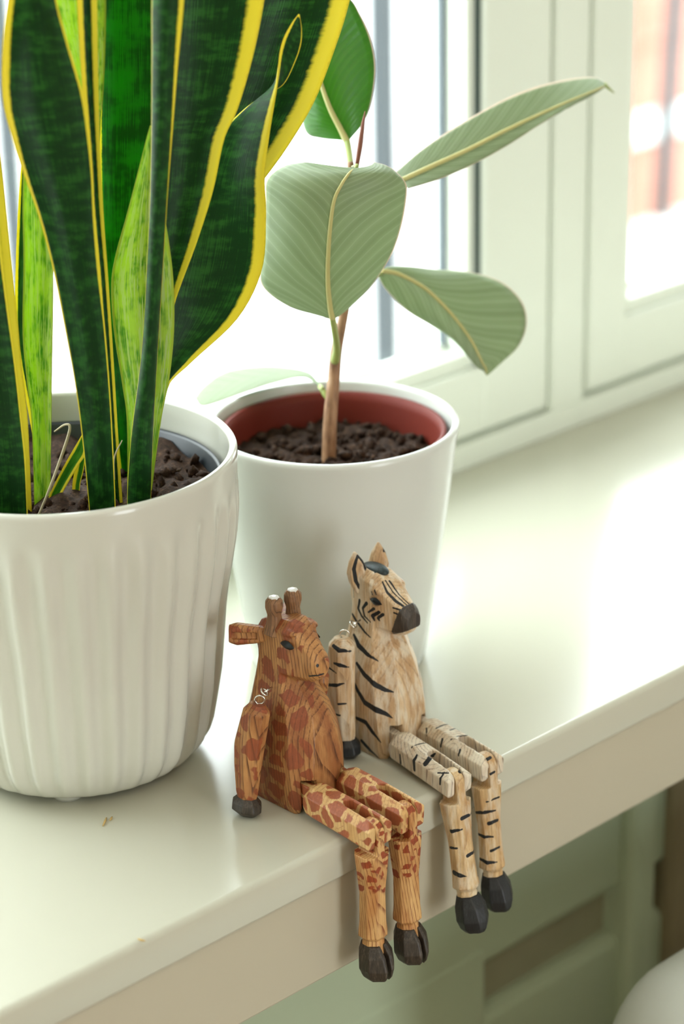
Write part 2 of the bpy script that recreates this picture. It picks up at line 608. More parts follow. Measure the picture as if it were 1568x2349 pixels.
def ext_box(name, px0, px1, py0, py1, Y0, depth, mat, parent, zbot=None):
    a, b = at_y(px0, (py0 + py1) / 2, Y0), at_y(px1, (py0 + py1) / 2, Y0)
    t_, u_ = at_y((px0 + px1) / 2, py0, Y0), at_y((px0 + px1) / 2, py1, Y0)
    return box(name, (a[0], Y0, u_[2] if zbot is None else zbot), (b[0], Y0 + depth, t_[2]), mat, parent, bevel=0.004)


ZG = float(at_y(1500, 500, YE)[2])
tag(box('ground', (-4, 0.46, ZG - 0.1), (9, 9.0, ZG), M['paving']), kind='structure')
fac = empty('white_building', (1.2, YE + 1.6, ZG), 'overexposed white rendered building across the yard', 'building')
box('wall', (-3.0, YE + 1.6, ZG), (3.05, YE + 2.0, ZG + 3.0), M['render_white'], fac)
for k, x in enumerate((-0.4, 0.9, 1.75, 2.6)):
    box('window_recess', (x, YE + 1.585, ZG + 1.0), (x + 0.5, YE + 1.61, ZG + 2.4), M['render_white'], fac)
post = empty('grey_post', (*at_y(893, 600, YE - 0.6)[:2], ZG), 'slim grey metal post outside the left window pane', 'post')
ext_box('shaft', 872, 914, -400, 640, YE - 0.6, 0.03, M['rail'], post, ZG)
post2 = empty('grey_post', (*at_y(20, 600, YE - 0.6)[:2], ZG), 'slim grey post outside, left of the striped plant', 'post')
ext_box('shaft', 6, 34, -400, 640, YE - 0.6, 0.03, M['rail'], post2, ZG)
bp = empty('brick_pillar', tuple(at_y(1500, 500, YE)), 'orange brick pillar with white stone bands seen through the right window', 'pillar')
ext_box('shaft', 1430, 1640, -900, 500, YE, 0.5, M['brick'], bp)
ext_box('band', 1425, 1645, 252, 312, YE - 0.02, 0.1, M['render_white'], bp)
ext_box('band', 1428, 1645, 28, 88, YE - 0.012, 0.1, M['brick'], bp)
ext_box('band', 1425, 1645, -230, -170, YE - 0.02, 0.1, M['render_white'], bp)
pa, pb = at_y(1516, 500, YE - 0.08), at_y(1552, -60, YE - 0.08)
dp = empty('drainpipe', tuple(pa), 'dark grey drainpipe in front of the brick pillar outside', 'pipe')
tube('pipe', [pa, pa + (pb - pa) * 0.5, pb, pb + (pb - pa) * 1.2], 0.019, M['pipe'], dp, 12)


# ------------------------------------------------------------------ pots
def revolve(profile, cx, cy, seg=96, mod=None):
    """profile: [(r, z)] closed loop end to end (first and last on the axis are capped)"""
    v, f = [], []
    n = len(profile)
    for i in range(seg):
        a = 2 * math.pi * i / seg
        for k, (r, z) in enumerate(profile):
            rr = r + (mod(k, r, z, a) if mod else 0.0)
            v.append((cx + rr * math.cos(a), cy + rr * math.sin(a), z))
    for i in range(seg):
        j = (i + 1) % seg
        for k in range(n - 1):
            f.append([i * n + k, j * n + k, j * n + k + 1, i * n + k + 1])
    f.append([i * n for i in range(seg)][::-1])
    f.append([i * n + n - 1 for i in range(seg)])
    return v, f


SP = (-0.0331, 0.1325)
RP = (0.1414, 0.1202)


def fluted_pot():
    zs = [0.0036, 0.0042, 0.0062, 0.0092, 0.0135, 0.018, 0.024, 0.030, 0.0457, 0.058, 0.0703, 0.080, 0.0897, 0.097, 0.104, 0.1135,
          0.1229, 0.135, 0.1465, 0.153, 0.1605, 0.1655]
    rs = [0.0500, 0.0560, 0.0600, 0.0630, 0.0660, 0.0682, 0.0702, 0.0714, 0.0742, 0.0754, 0.0766, 0.0775, 0.0788, 0.0800, 0.0815, 0.0832,
          0.0848, 0.0860, 0.0868, 0.0872, 0.0876, 0.0877]
    zz = np.concatenate([[0.0036], np.linspace(0.0038, 0.03, 18), np.linspace(0.034, 0.1655, 44)])
    rr = np.interp(zz, zs, rs)
    prof = list(zip(rr.tolist(), zz.tolist()))
    nout = len(prof)
    for k in range(7):      # rolled lip
        a = math.pi * k / 6
        prof.append((0.0877 - 0.0022 + 0.0022 * math.cos(a), 0.1668 + 0.0022 * math.sin(a)))
    prof += [(0.0832, 0.160), (0.0826, 0.150), (0.080, 0.125), (0.070, 0.04), (0.055, 0.012)]
    N = 35

    def mod(k, r, z, a):
        if k >= nout:
            return 0.0
        env = np.clip((0.157 - z) / 0.022, 0, 1)
        env = env * env * (3 - 2 * env) * np.clip((z - 0.0045) / 0.012, 0, 1)
        s = 0.5 + 0.5 * math.cos(N * a)
        return env * 0.0030 * (s - 0.5)
    v, f = revolve(prof, SP[0], SP[1], 380, mod)
    t = empty('fluted_planter', (SP[0], SP[1], 0.0), 'large white fluted ceramic planter holding the snake plant', 'planter')
    mesh_obj('pot_wall', v, f, M['white_ceramic'], t)
    for k in range(3):
        a = math.radians(-136 + 120 * k)
        x, y = SP[0] + 0.046 * math.cos(a), SP[1] + 0.046 * math.sin(a)
        vv, ff = revolve([(0.007, 0.0), (0.0075, 0.002), (0.007, 0.0048)], x, y, 24)
        mesh_obj('foot_pad', vv, ff, M['felt'], t)
    return t


def smooth_pot():
    prof = [(0.0475, 0.0), (0.0486, 0.0016), (0.0516, 0.0177), (0.0554, 0.0443), (0.0603, 0.0783), (0.0640, 0.1066), (0.0664, 0.1269),
            (0.0676, 0.1345), (0.0682, 0.1372)]
    for k in range(1, 8):
        a = math.pi * k / 7
        prof.append((0.0682 - 0.0019 + 0.0019 * math.cos(a), 0.1380 + 0.0021 * math.sin(a)))
    prof += [(0.0630, 0.128), (0.060, 0.11), (0.05, 0.03), (0.044, 0.006)]
    v, f = revolve(prof, RP[0], RP[1], 128)
    t = empty('smooth_planter', (RP[0], RP[1], 0.0), 'smooth tapered white planter holding the rubber plant', 'planter')
    mesh_obj('pot_wall', v, f, M['white_pot'], t)
    return t


def soil_geo(cx, cy, z, R, seed, clumps=150, amp=0.0025):
    rng = np.random.default_rng(seed)
    ph = rng.uniform(0, 6.28, (12, 1, 1)); fx = rng.normal(0, 260, (12, 1, 1)); fy = rng.normal(0, 260, (12, 1, 1))
    nr, na = 26, 72
    r = np.linspace(0, R, nr)[:, None]; a = np.linspace(0, 2 * np.pi, na, endpoint=False)[None]
    x, y = r * np.cos(a), r * np.sin(a)
    h = (np.sin(fx * x + fy * y + ph).sum(0)) / 12 * amp * 2.0
    P = np.stack([cx + x, cy + y, z + h], -1).reshape(-1, 3)
    f = []
    for i in range(nr - 1):
        for j in range(na):
            f.append([i * na + j, (i + 1) * na + j, (i + 1) * na + (j + 1) % na, i * na + (j + 1) % na])
    parts = [(P.tolist(), f)]
    ico = bmesh.new()
    bmesh.ops.create_icosphere(ico, subdivisions=1, radius=1.0)
    iv = np.array([v.co[:] for v in ico.verts]); itf = [[v.index for v in q.verts] for q in ico.faces]
    ico.free()
    for k in range(clumps):
        rr, aa = R * 0.97 * math.sqrt(rng.uniform()), rng.uniform(0, 6.28)
        s = 0.0006 + 0.0034 * rng.uniform() ** 2.2
        q = iv * s * rng.uniform(0.5, 1.4, 3) * rng.uniform(0.6, 1.3, (len(iv), 1))
        parts.append((q + [cx + rr * math.cos(aa), cy + rr * math.sin(aa), z + s * 0.35], itf))
    return join_geo(parts)


# ------------------------------------------------------------------ leaves
def leaf(name, stations, mat, parent, thick=0.0022, nv=46, nu=14, bulge=0.0, margin=(0.1, 0.1), label=None, lower=None):
    """stations from base to tip: (L, R, hd) or (L, R, hdL, hdR, M, hdM); L, R, M are pixels.
    bulge > 0 makes the midline bow towards the viewer (metres).  margin: width fractions (left, right)"""
    Ls, Rs, Ms = [], [], []
    for s in stations:
        L, R, hl = s[0], s[1], s[2]
        hr = s[3] if len(s) > 3 else hl
        Mp = s[4] if len(s) > 4 else ((L[0] + R[0]) / 2, (L[1] + R[1]) / 2)
        hm = (s[5] if len(s) > 5 else (hl + hr) / 2)
        w = math.hypot(L[0] - R[0], L[1] - R[1]) / 4700
        hm -= bulge * min(1.0, w / 0.03)
        Ls.append(at(L[0], L[1], hl)); Rs.append(at(R[0], R[1], hr)); Ms.append(at(Mp[0], Mp[1], hm))
    L, R, Mm = catmull(Ls, nv), catmull(Rs, nv), catmull(Ms, nv)
    u = np.linspace(0, 1, nu + 1)
    a = (1 - u) * (1 - 2 * u); b = 4 * u * (1 - u); c = u * (2 * u - 1)
    # blend of quadratic and straight so that the midline stays a soft keel
    P = L[:, None] * a[None, :, None] + Mm[:, None] * b[None, :, None] + R[:, None] * c[None, :, None]
    du = np.gradient(P, axis=1); dv = np.gradient(P, axis=0)
    N = np.cross(du, dv); N /= np.linalg.norm(N, axis=2)[..., None] + 1e-12
    vv = np.linspace(0, 1, nv)
    wid = np.linalg.norm(L - R, axis=1)
    T = thick * np.clip(1 - np.abs(2 * u - 1) ** 4, 0.06, 1)[None, :] * np.clip(wid / 0.02, 0.25, 1)[:, None]
    top = P + N * (T / 2)[..., None]; bot = P - N * (T / 2)[..., None]
    n1 = nu + 1
    V = np.concatenate([top.reshape(-1, 3), bot.reshape(-1, 3)])
    f, fm = [], []
    off = nv * n1
    for i in range(nv - 1):
        for j in range(nu):
            q = [i * n1 + j, i * n1 + j + 1, (i + 1) * n1 + j + 1, (i + 1) * n1 + j]
            f.append(q); fm.append(0)
            f.append([off + x for x in q[::-1]]); fm.append(1 if lower else 0)
        for j in (0, nu):
            q = [i * n1 + j, (i + 1) * n1 + j, off + (i + 1) * n1 + j, off + i * n1 + j]
            f.append(q if j == 0 else q[::-1]); fm.append(0)
    for i in (0, nv - 1):
        for j in range(nu):
            q = [i * n1 + j, off + i * n1 + j, off + i * n1 + j + 1, i * n1 + j + 1]
            f.append(q if i == 0 else q[::-1]); fm.append(0)
    mw = [np.interp(vv, np.linspace(0, 1, len(q)), q)[:, None] if isinstance(q, tuple) else max(q, 1e-3) for q in margin]
    g = np.minimum(u[None] / mw[0], (1 - u[None]) / mw[1]) + 0 * vv[:, None]
    tipd = np.clip((1 - vv)[:, None] / 0.02, 0, 3)
    g = np.minimum(g, tipd + 0.3)
    length = np.linalg.norm(np.diff(Mm, axis=0), axis=1).sum()
    UV = np.stack([u[None] + 0 * vv[:, None], vv[:, None] * (length / 0.25) + 0 * u[None]], -1).reshape(-1, 2)
    mats = [mat, lower] if lower else mat
    o = mesh_obj(name, V, f, mats, parent, True, fm, {'marg': np.concatenate([g.ravel(), g.ravel()])}, np.concatenate([UV, UV]))
    tag(o, label)
    return o, P


# ---- snake plant
fluted_pot()
sn = empty('snake_plant', (SP[0], SP[1], 0.0148), 'snake plant with tall dark banded leaves and yellow margins', 'plant')
v, f = revolve([(0.050, 0.0145), (0.066, 0.06), (0.0765, 0.125), (0.0788, 0.151), (0.0800, 0.1530), (0.0790, 0.1545), (0.0775, 0.153), (0.075, 0.12), (0.05, 0.02)], SP[0], SP[1], 96)
mesh_obj('nursery_pot', v, f, M['black_plastic'], sn)
v, f = soil_geo(SP[0], SP[1], 0.1465, 0.0765, 3, 520, 0.004)
tag(mesh_obj('soil', v, f, M['soil'], sn), 'dark crumbly potting soil', kind='stuff')


def lean(rows, h0, h1):
    """rows base -> tip of (L, R); horizontal distance runs from h0 to h1"""
    n = len(rows)
    return [(r[0], r[1], h0 + (h1 - h0) * k / (n - 1)) for k, r in enumerate(rows)]


A = [((207, 1225), (263, 1215)), ((205, 1175), (265, 1165)), ((188, 1000), (258, 1000)), ((172, 880), (251, 880)), ((150, 760), (240, 745)),
     ((122, 620), (226, 620)), ((90, 500), (217, 500)), ((58, 410), (213, 400)), ((30, 325), (204, 310)), ((6, 225), (190, 215)),
     ((6, 100), (158, 105)), ((18, 0), (130, 0)), ((40, -150), (105, -150)), ((72, -320), (76, -320))]
leaf('leaf', lean(A, 1.080, 1.060), M['sn_dark'], sn, 0.003, 60, 18, bulge=-0.010, margin=((0.015, 0.015, 0.03, 0.09, 0.11), (0.02, 0.025)))
B = [((258, 1180), (284, 1180)), ((256, 1100), (279, 1120)), ((250, 1000), (271, 1000)), ((240, 850), (262, 850)), ((226, 650), (249, 650)), ((210, 480), (238, 500)),
     ((202, 350), (230, 350)), ((188, 200), (226, 210)), ((176, 0), (223, 0)), ((170, -200), (222, -200)), ((198, -390), (204, -390))]
leaf('leaf', lean(B, 1.100, 1.088), M['sn_dark'], sn, 0.0025, 50, 12, bulge=-0.006, margin=(0.27, 0.27))
Cc = [((256, 1170), (276, 1170)), ((250, 1000), (268, 1000)), ((225, 700), (246, 700)), ((210, 420), (230, 420)), ((200, 290), (231, 285)), ((180, 220), (236, 225)),
      ((150, 120), (241, 125)), ((120, 0), (243, 0)), ((112, -150), (240, -150)), ((176, -350), (182, -350))]
leaf('leaf', lean(Cc, 1.116, 1.118), M['sn_lime'], sn, 0.0022, 46, 12, bulge=-0.004, margin=(0.03, 0.03))
D = [((285, 1150), (335, 1150)), ((265, 1000), (348, 1000)), ((245, 800), (380, 800)), ((228, 600), (410, 600)), ((222, 400), (425, 400)), ((222, 200), (430, 200)),
     ((225, 0), (425, 0)), ((232, -150), (400, -150)), ((300, -350), (306, -350))]
leaf('leaf', lean(D, 1.138, 1.160), M['sn_backlit'], sn, 0.0024, 46, 14, bulge=-0.008, margin=(0.05, 0.05))
E_ = [((294, 1200), (344, 1200)), ((292, 1130), (346, 1140)), ((301, 1000), (351, 1000)), ((325, 800), (361, 820)), ((337, 600), (375, 600)), ((344, 440), (385, 440)), ((347, 300), (396, 300)),
      ((348, 150), (408, 150)), ((348, 0), (422, 0)), ((352, -150), (425, -150)), ((384, -370), (388, -370))]
leaf('leaf', lean(E_, 1.096, 1.082), M['sn_dark'], sn, 0.003, 56, 16, bulge=0.013, margin=(0.02, (0.015, 0.02, 0.06, 0.2, 0.2)))
G = [((294, 1200), (346, 1200)), ((292, 1130), (348, 1130)), ((291, 970), (370, 960)), ((280, 880), (388, 870)), ((262, 765), (399, 760)), ((255, 660), (398, 650)),
     ((264, 590), (388, 560)), ((290, 495), (376, 490)), ((316, 395), (362, 420)), ((335, 320), (352, 350)), ((344, 288), (347, 290))]
leaf('leaf', lean(G, 1.108, 1.112), M['sn_lime'], sn, 0.0025, 56, 16, bulge=-0.008, margin=(0.03, 0.03))
Fl = [((306, 1150), (332, 1150)), ((308, 1050), (340, 1050)), ((318, 900), (364, 900)), ((330, 780), (385, 780)), ((338, 700), (400, 700)), ((345, 640), (420, 640)),
      ((355, 560), (450, 560)), ((362, 440), (488, 440)), ((368, 320), (514, 320)), ((372, 250), (545, 250)), ((374, 130), (580, 130)), ((376, 0), (606, 0)),
      ((385, -150), (622, -150)), ((420, -310), (590, -300)), ((508, -470), (514, -470))]
leaf('leaf', lean(Fl, 1.120, 1.126), M['sn_dark'], sn, 0.0026, 60, 18, bulge=-0.008, margin=(0.03, 0.15))
J = [((308, 1150), (330, 1150)), ((318, 1000), (345, 1000)), ((345, 850), (402, 850)), ((372, 700), (462, 700)), ((388, 600), (502, 600)), ((402, 520), (542, 520)), ((422, 440), (585, 440)),
     ((455, 340), (657, 340)), ((505, 230), (722, 230)), ((545, 100), (772, 100)), ((575, 0), (802, 0)), ((610, -120), (824, -120)), ((660, -260), (810, -250)), ((750, -400), (756, -400))]
leaf('leaf', lean(J, 1.140, 1.172), M['sn_dark'], sn, 0.0026, 60, 18, bulge=-0.010, margin=(0.03, 0.17))
I = [((306, 1150), (330, 1150), 1.128), ((318, 1030), (346, 1020), 1.129), ((342, 920), (380, 895), 1.130), ((362, 820), (440, 830), 1.131), ((378, 720), (545, 730), 1.133, 1.136), ((392, 610), (600, 620), 1.136, 1.134),
     ((420, 500), (610, 500), 1.140, 1.130), ((455, 400), (607, 405), 1.142, 1.128), ((500, 312), (617, 315), 1.144, 1.128), ((560, 250), (629, 240), 1.144, 1.129),
     ((610, 216), (637, 190), 1.142, 1.130), ((650, 194), (638, 150), 1.140, 1.130), ((677, 142), (642, 115), 1.137, 1.130), ((690, 102), (651, 85), 1.135, 1.130),
     ((692, 68), (668, 54), 1.134, 1.131), ((687, 34), (684, 32), 1.133)]
leaf('leaf', I, M['sn_dark'], sn, 0.0024, 80, 18, bulge=-0.006, margin=(0.05, 0.12))
K1 = [((-30, 1230), (66, 1225)), ((-32, 1185), (64, 1180)), ((-40, 1060), (59, 1060)), ((-60, 950), (48, 950)), ((-80, 820), (34, 820)), ((-100, 700), (18, 700)), ((-115, 600), (6, 600)), ((-130, 500), (-4, 500)),
      ((-150, 350), (-20, 350)), ((-170, 150), (-45, 150)), ((-160, -100), (-80, -100)), ((-130, -300), (-126, -300))]
leaf('leaf', lean(K1, 1.078, 1.058), M['sn_dark'], sn, 0.0028, 46, 14, bulge=-0.008, margin=(0.05, (0.01, 0.03, 0.06)))
K2 = [((40, 1200), (74, 1195)), ((28, 1060), (68, 1050)), ((10, 950), (62, 940)), ((-10, 850), (50, 840)), ((-20, 740), (40, 730)), ((-30, 620), (28, 610)), ((-40, 500), (16, 490)), ((-52, 400), (6, 390)), ((-65, 300), (-6, 290)), ((-60, 100), (-30, 100)), ((-50, -50), (-46, -50))]
leaf('leaf', lean(K2, 1.092, 1.080), M['sn_mid'], sn, 0.0024, 46, 14, bulge=-0.006, margin=(0.05, 0.34))
Lf = [((78, 1185), (114, 1180)), ((77, 1100), (116, 1100)), ((72, 960), (118, 960)), ((60, 860), (119, 860)), ((52, 760), (121, 760)), ((54, 600), (122, 620)), ((52, 460), (116, 460)), ((58, 320), (104, 320)), ((76, 190), (80, 190))]
leaf('leaf', lean(Lf, 1.106, 1.112), M['sn_lime'], sn, 0.0024, 46, 14, bulge=-0.012, margin=(0.04, 0.03))
Mf = [((90, 1180), (112, 1180)), ((80, 1040), (104, 1040)), ((62, 930), (90, 930)), ((44, 830), (72, 830)), ((35, 750), (62, 750)), ((36, 600), (64, 600)), ((44, 430), (66, 430)), ((54, 330), (57, 330))]
leaf('leaf', lean(Mf, 1.122, 1.126), M['sn_mid'], sn, 0.002, 40, 10, bulge=-0.004, margin=(0.22, 0.1))
N1 = [((106, 1175), (128, 1180)), ((112, 1140), (136, 1146)), ((126, 1108), (156, 1108)), ((150, 1062), (180, 1068)), ((172, 1024), (196, 1040)), ((192, 990), (196, 992))]
leaf('leaf', lean(N1, 1.104, 1.108), M['sn_pup'], sn, 0.0022, 30, 10, bulge=-0.005, margin=(0.16, 0.2), label='small young yellow-edged shoot')
N2 = [((165, 1150), (182, 1150)), ((166, 1110), (184, 1112)), ((172, 1075), (192, 1078)), ((180, 1040), (196, 1042)), ((190, 1005), (193, 1005))]
leaf('leaf', lean(N2, 1.112, 1.114), M['sn_pup'], sn, 0.0022, 24, 10, bulge=-0.005, margin=(0.4, 0.1), label='tiny second shoot beside the first')
tube('dry_root', [at(84, 1192, 1.088), at(108, 1135, 1.09), at(140, 1050, 1.094), at(160, 985, 1.098), at(150, 974, 1.10), at(125, 990, 1.104)], [0.0006, 0.0006, 0.0008, 0.0007, 0.0006, 0.0004], M['straw'], sn, 8, 30)
tube('dry_root', [at(262, 1100, 1.092), at(262, 1050, 1.092), at(280, 1010, 1.093)], [0.0005, 0.0004, 0.0003], M['straw'], sn, 6, 14)

# ---- rubber plant
smooth_pot()
rb = empty('rubber_plant', (RP[0], RP[1], 0.0085), 'young rubber plant with broad pale green leaves on a thin stem', 'plant')
v, f = revolve([(0.043, 0.0085), (0.0575, 0.11), (0.0600, 0.128), (0.0615, 0.1335), (0.0612, 0.1352), (0.0590, 0.1350), (0.0575, 0.130), (0.056, 0.11), (0.042, 0.02)], RP[0], RP[1], 96)
mesh_obj('nursery_pot', v, f, M['terracotta'], rb)
v, f = soil_geo(RP[0], RP[1], 0.1185, 0.0560, 7, 420, 0.0035)
tag(mesh_obj('soil', v, f, M['soil'], rb), 'dark damp potting soil', kind='stuff')
HS = 1.226
stem_px = [(752, 1085, 1.222), (754, 1050, 1.223), (757, 960, 1.225), (765, 870, HS), (771, 805, HS), (783, 745, HS), (792, 690, HS), (802, 580, HS), (808, 470, HS), (806, 400, HS), (803, 372, HS)]
tube('stem', [at(*q) for q in stem_px], [0.0040, 0.0039, 0.0037, 0.0034, 0.0032, 0.0027, 0.0026, 0.0025, 0.0022, 0.0019, 0.0015], M['stem'], rb, 14, 60)


def rib(P, leaf_o, frac0=0.0, frac1=0.97, r0=0.0016, r1=0.0005, side=-1):
    """midrib along the middle row of a leaf surface, proud of the side facing the room"""
    mid = P[:, P.shape[1] // 2]
    n = len(mid)
    q = mid[int(frac0 * n):int(frac1 * n)]
    d = CC - q
    d /= np.linalg.norm(d, axis=1)[:, None]
    q = q + d * 0.0008
    tube('midrib', q, np.linspace(r0, r1, len(q)), M['midrib'], leaf_o, 8)


under, upper = M['rb_under'], M['rb_upper']
h = 1.190
R1 = [((742, 727), (781, 722), h, h, (762, 731), h), ((660, 702), (808, 700), h + .004, h + .004, (757, 706), h - .002), ((599, 652), (852, 655), h + .006, h + .008, (752, 655), h - .006),
      ((602, 585), (897, 585), h + .004, h + .008, (752, 595), h - .010), ((607, 520), (920, 520), h + .002, h + .006, (757, 520), h - .013), ((608, 455), (931, 460), h, h + .004, (766, 460), h - .014),
      ((610, 416), (931, 422), h, h + .004, (782, 425), h - .013), ((632, 391), (908, 394), h + .002, h + .004, (797, 402), h - .010), ((662, 377), (884, 379), h + .006, h + .008, (806, 392), h - .006),
      ((698, 371), (858, 372), h + .012, h + .012, (812, 387), h)]
o, P = leaf('leaf', R1, under, rb, 0.0012, 60, 24, margin=(0.02, 0.025), label='broad rounded leaf facing the room', lower=upper)
rib(P, o)
tube('leaf_tip', [at(812, 390, h - 0.001), at(818, 380, h + .002), at(806, 382, h + .008)], [0.0007, 0.0011, 0.0003], M['petiole'], o, 8, 10)
tube('petiole', [at(762, 729, h), at(768, 765, h + .010), at(772, 800, h + .026), at(768, 828, HS - .002)], [0.0017, 0.0018, 0.0020, 0.0024], M['petiole'], rb, 10, 20)
R2 = [((906, 397), (936, 433), 1.236, 1.222, (922, 414), 1.230), ((965, 344), (1005, 412), 1.252, 1.235, (985, 384), 1.242), ((1050, 287), (1085, 377), 1.272, 1.252, (1068, 346), 1.258), ((1150, 231), (1165, 333), 1.296, 1.272, (1158, 300), 1.279),
      ((1230, 199), (1240, 284), 1.314, 1.290, (1236, 263), 1.297), ((1310, 181), (1312, 240), 1.330, 1.308, (1311, 230), 1.311), ((1364, 178), (1366, 211), 1.336, 1.322, (1366, 207), 1.322), ((1388, 190), (1389, 199), 1.334, 1.330, (1389, 196), 1.331)]
o, P = leaf('leaf', R2, under, rb, 0.0014, 50, 18, margin=(0.06, 0.05), label='long narrow leaf reaching right towards the window', lower=upper)
rib(P, o)
tube('leaf_tip', [at(1386, 194, 1.331), at(1396, 203, 1.333), at(1408, 213, 1.335)], [0.0012, 0.0008, 0.0003], M['petiole'], o, 8, 10)
tube('petiole', [at(924, 414, 1.231), at(880, 440, 1.232), at(835, 478, 1.228), at(808, 505, HS)], [0.0014, 0.0016, 0.0018, 0.0022], M['petiole'], rb, 10, 16)
R3 = [((886, 612), (864, 630), 1.250, 1.250, (876, 621), 1.247), ((935, 611), (885, 664), 1.262, 1.252, (915, 629), 1.252), ((1000, 618), (932, 712), 1.278, 1.258, (968, 657), 1.258), ((1085, 626), (985, 745), 1.292, 1.264, (1010, 694), 1.262), ((1152, 649), (1040, 778), 1.298, 1.268, (1050, 739), 1.266),
      ((1196, 692), (1074, 803), 1.296, 1.268, (1080, 781), 1.265), ((1207, 742), (1094, 824), 1.290, 1.267, (1096, 812), 1.264), ((1190, 792), (1105, 840), 1.282, 1.266, (1106, 833), 1.264), ((1150, 832), (1111, 850), 1.272, 1.265, (1114, 846), 1.264), ((1117, 862), (1114, 860), 1.264)]
o, P = leaf('leaf', R3, under, rb, 0.0014, 56, 20, margin=(0.015, 0.03), label='drooping leaf with pointed tip at the right', lower=upper)
rib(P, o, r0=0.0013)
tube('petiole', [at(878, 621, 1.249), at(850, 640, 1.246), at(818, 672, 1.236), at(796, 700, HS)], [0.0014, 0.0016, 0.0018, 0.0022], M['petiole'], rb, 10, 16)
R4 = [((788, 322), (803, 319), 1.248, 1.248, (795, 325), 1.248), ((735, 317), (831, 284), 1.256, 1.252, (779, 293), 1.250), ((702, 304), (850, 236), 1.262, 1.258, (757, 250), 1.252), ((688, 250), (860, 158), 1.268, 1.264, (735, 190), 1.256),
      ((680, 180), (850, 92), 1.270, 1.268, (716, 130), 1.260), ((672, 100), (825, 32), 1.274, 1.270, (701, 68), 1.264), ((668, 10), (796, -10), 1.278, 1.272, (692, -5), 1.270), ((690, -92), (696, -94), 1.28)]
o, P = leaf('leaf', R4, M['rb_backlit'], rb, 0.0012, 46, 18, margin=(0.012, 0.012), label='upright bright green leaf at the top of the stem', lower=M['rb_backlit'])
rib(P, o, r0=0.0018)
tube('petiole', [at(795, 323, 1.248), at(800, 350, 1.240), at(804, 382, HS)], [0.0019, 0.0018, 0.0019], M['petiole'], rb, 10, 12)
R5 = [((733, 880), (739, 893), 1.234, 1.230), ((704, 853), (696, 866), 1.250, 1.246), ((640, 841), (625, 880), 1.282, 1.262), ((570, 842), (550, 905), 1.302, 1.268), ((510, 855), (495, 925), 1.310, 1.272), ((468, 885), (462, 932), 1.306, 1.276), ((446, 912), (448, 918), 1.295, 1.29)]
o, P = leaf('leaf', R5, upper, rb, 0.0014, 46, 16, bulge=0.004, margin=(0.04, 0.02), label='low leaf arching over the back of the pot rim', lower=under)
tube('petiole', [at(734, 886, 1.233), at(741, 898, 1.228), at(752, 912, HS)], [0.0014, 0.0016, 0.0018], M['petiole'], rb, 10, 10)
tube('bud', [at(818, 380, 1.226), at(825, 335, 1.226), at(831, 290, 1.226), at(837, 255, 1.226)], [0.0012, 0.0014, 0.0010, 0.0002], M['bud'], rb, 10, 16)


# ---- crumbs lying on the sill
for pts_, lab in (([(236, 1897), (241, 1886), (244, 1878)], 'tiny tan crumb on the sill in front of the fluted planter'),
                  ([(252, 1884), (255, 1880), (257, 1876)], 'smaller tan crumb right of the tiny crumb before the planter'),
                  ([(316, 2156), (324, 2159), (333, 2161)], 'thin tan plant fibre lying by the front edge of the sill')):
    P_ = []
    for px_, py_ in pts_:
        d_ = _F + CR * (px_ - IW / 2) / FPX - CU * (py_ - IH / 2) / FPX
        q_ = CC + d_ * (-CC[2] / d_[2])
        P_.append((q_[0], q_[1], 0.0006))
    tag(tube('plant_crumb', P_, [0.0003, 0.0006, 0.0003], M['crumb'], None, 6), lab, 'crumb', 'plant crumbs on the sill')

# ---- white chair below the sill, backrest against the wall
def rounded_slab(lo, hi, r, bev, mat, name, parent):
    """upright slab (thin in y) with rounded corners in the xz plane and soft edges"""
    pts = []
    for cx, cz, a0 in ((hi[0] - r, hi[2] - r, 0), (lo[0] + r, hi[2] - r, 90), (lo[0] + r, lo[2] + r, 180), (hi[0] - r, lo[2] + r, 270)):
        for k in range(9):
            a = math.radians(a0 + 90 * k / 8)
            pts.append((cx + r * math.cos(a), cz + r * math.sin(a)))
    pts = np.array(pts)
    c = (pts.min(0) + pts.max(0)) / 2
    dirs = pts - c
    dirs /= np.linalg.norm(dirs, axis=1)[:, None]
    V, rings = [], []
    for k in range(13):
        a = math.pi * k / 12
        y = (lo[1] + hi[1]) / 2 + (hi[1] - lo[1]) / 2 * -math.cos(a)
        ins = bev * (1 - math.sin(a) ** 0.7)
        q = pts - dirs * ins
        rings.append(len(V))
        V += [(p[0], y, p[1]) for p in q]
    n = len(pts)
    F_ = []
    for k in range(12):
        for j in range(n):
            F_.append([rings[k] + j, rings[k] + (j + 1) % n, rings[k + 1] + (j + 1) % n, rings[k + 1] + j])
    F_.append(list(range(n))[::-1])
    F_.append([rings[12] + j for j in range(n)])
    return mesh_obj(name, V, F_, mat, parent)


ch = empty('upholstered_chair', (0.36, -0.30, -0.9), 'white upholstered chair with rounded backrest below the sill, lower right corner', 'chair')
rounded_slab((0.128, -0.142, -0.50), (0.60, -0.080, -0.124), 0.045, 0.022, M['chair'], 'backrest', ch)
sv = rounded_slab((0.128, 0.40, 0.08), (0.60, 0.49, 0.54), 0.05, 0.02, M['chair'], 'seat', ch)
for vv_ in sv.data.vertices:      # lay the slab flat to make the seat
    x_, y_, z_ = vv_.co
    X_, Y_, Z_ = x_ + 0.36, y_ - 0.30, z_ - 0.9
    vv_.co = (X_ - 0.36, -Z_ + 0.0 + 0.30, -Y_ * 1.0 + 0.9 + 0.0)
for lx, ly in ((0.16, -0.115), (0.57, -0.115), (0.16, -0.50), (0.57, -0.50)):
    tube('leg', [(lx, ly, -0.9), (lx, ly, -0.45)], [0.011, 0.017], M['chair_leg'], ch, 12)

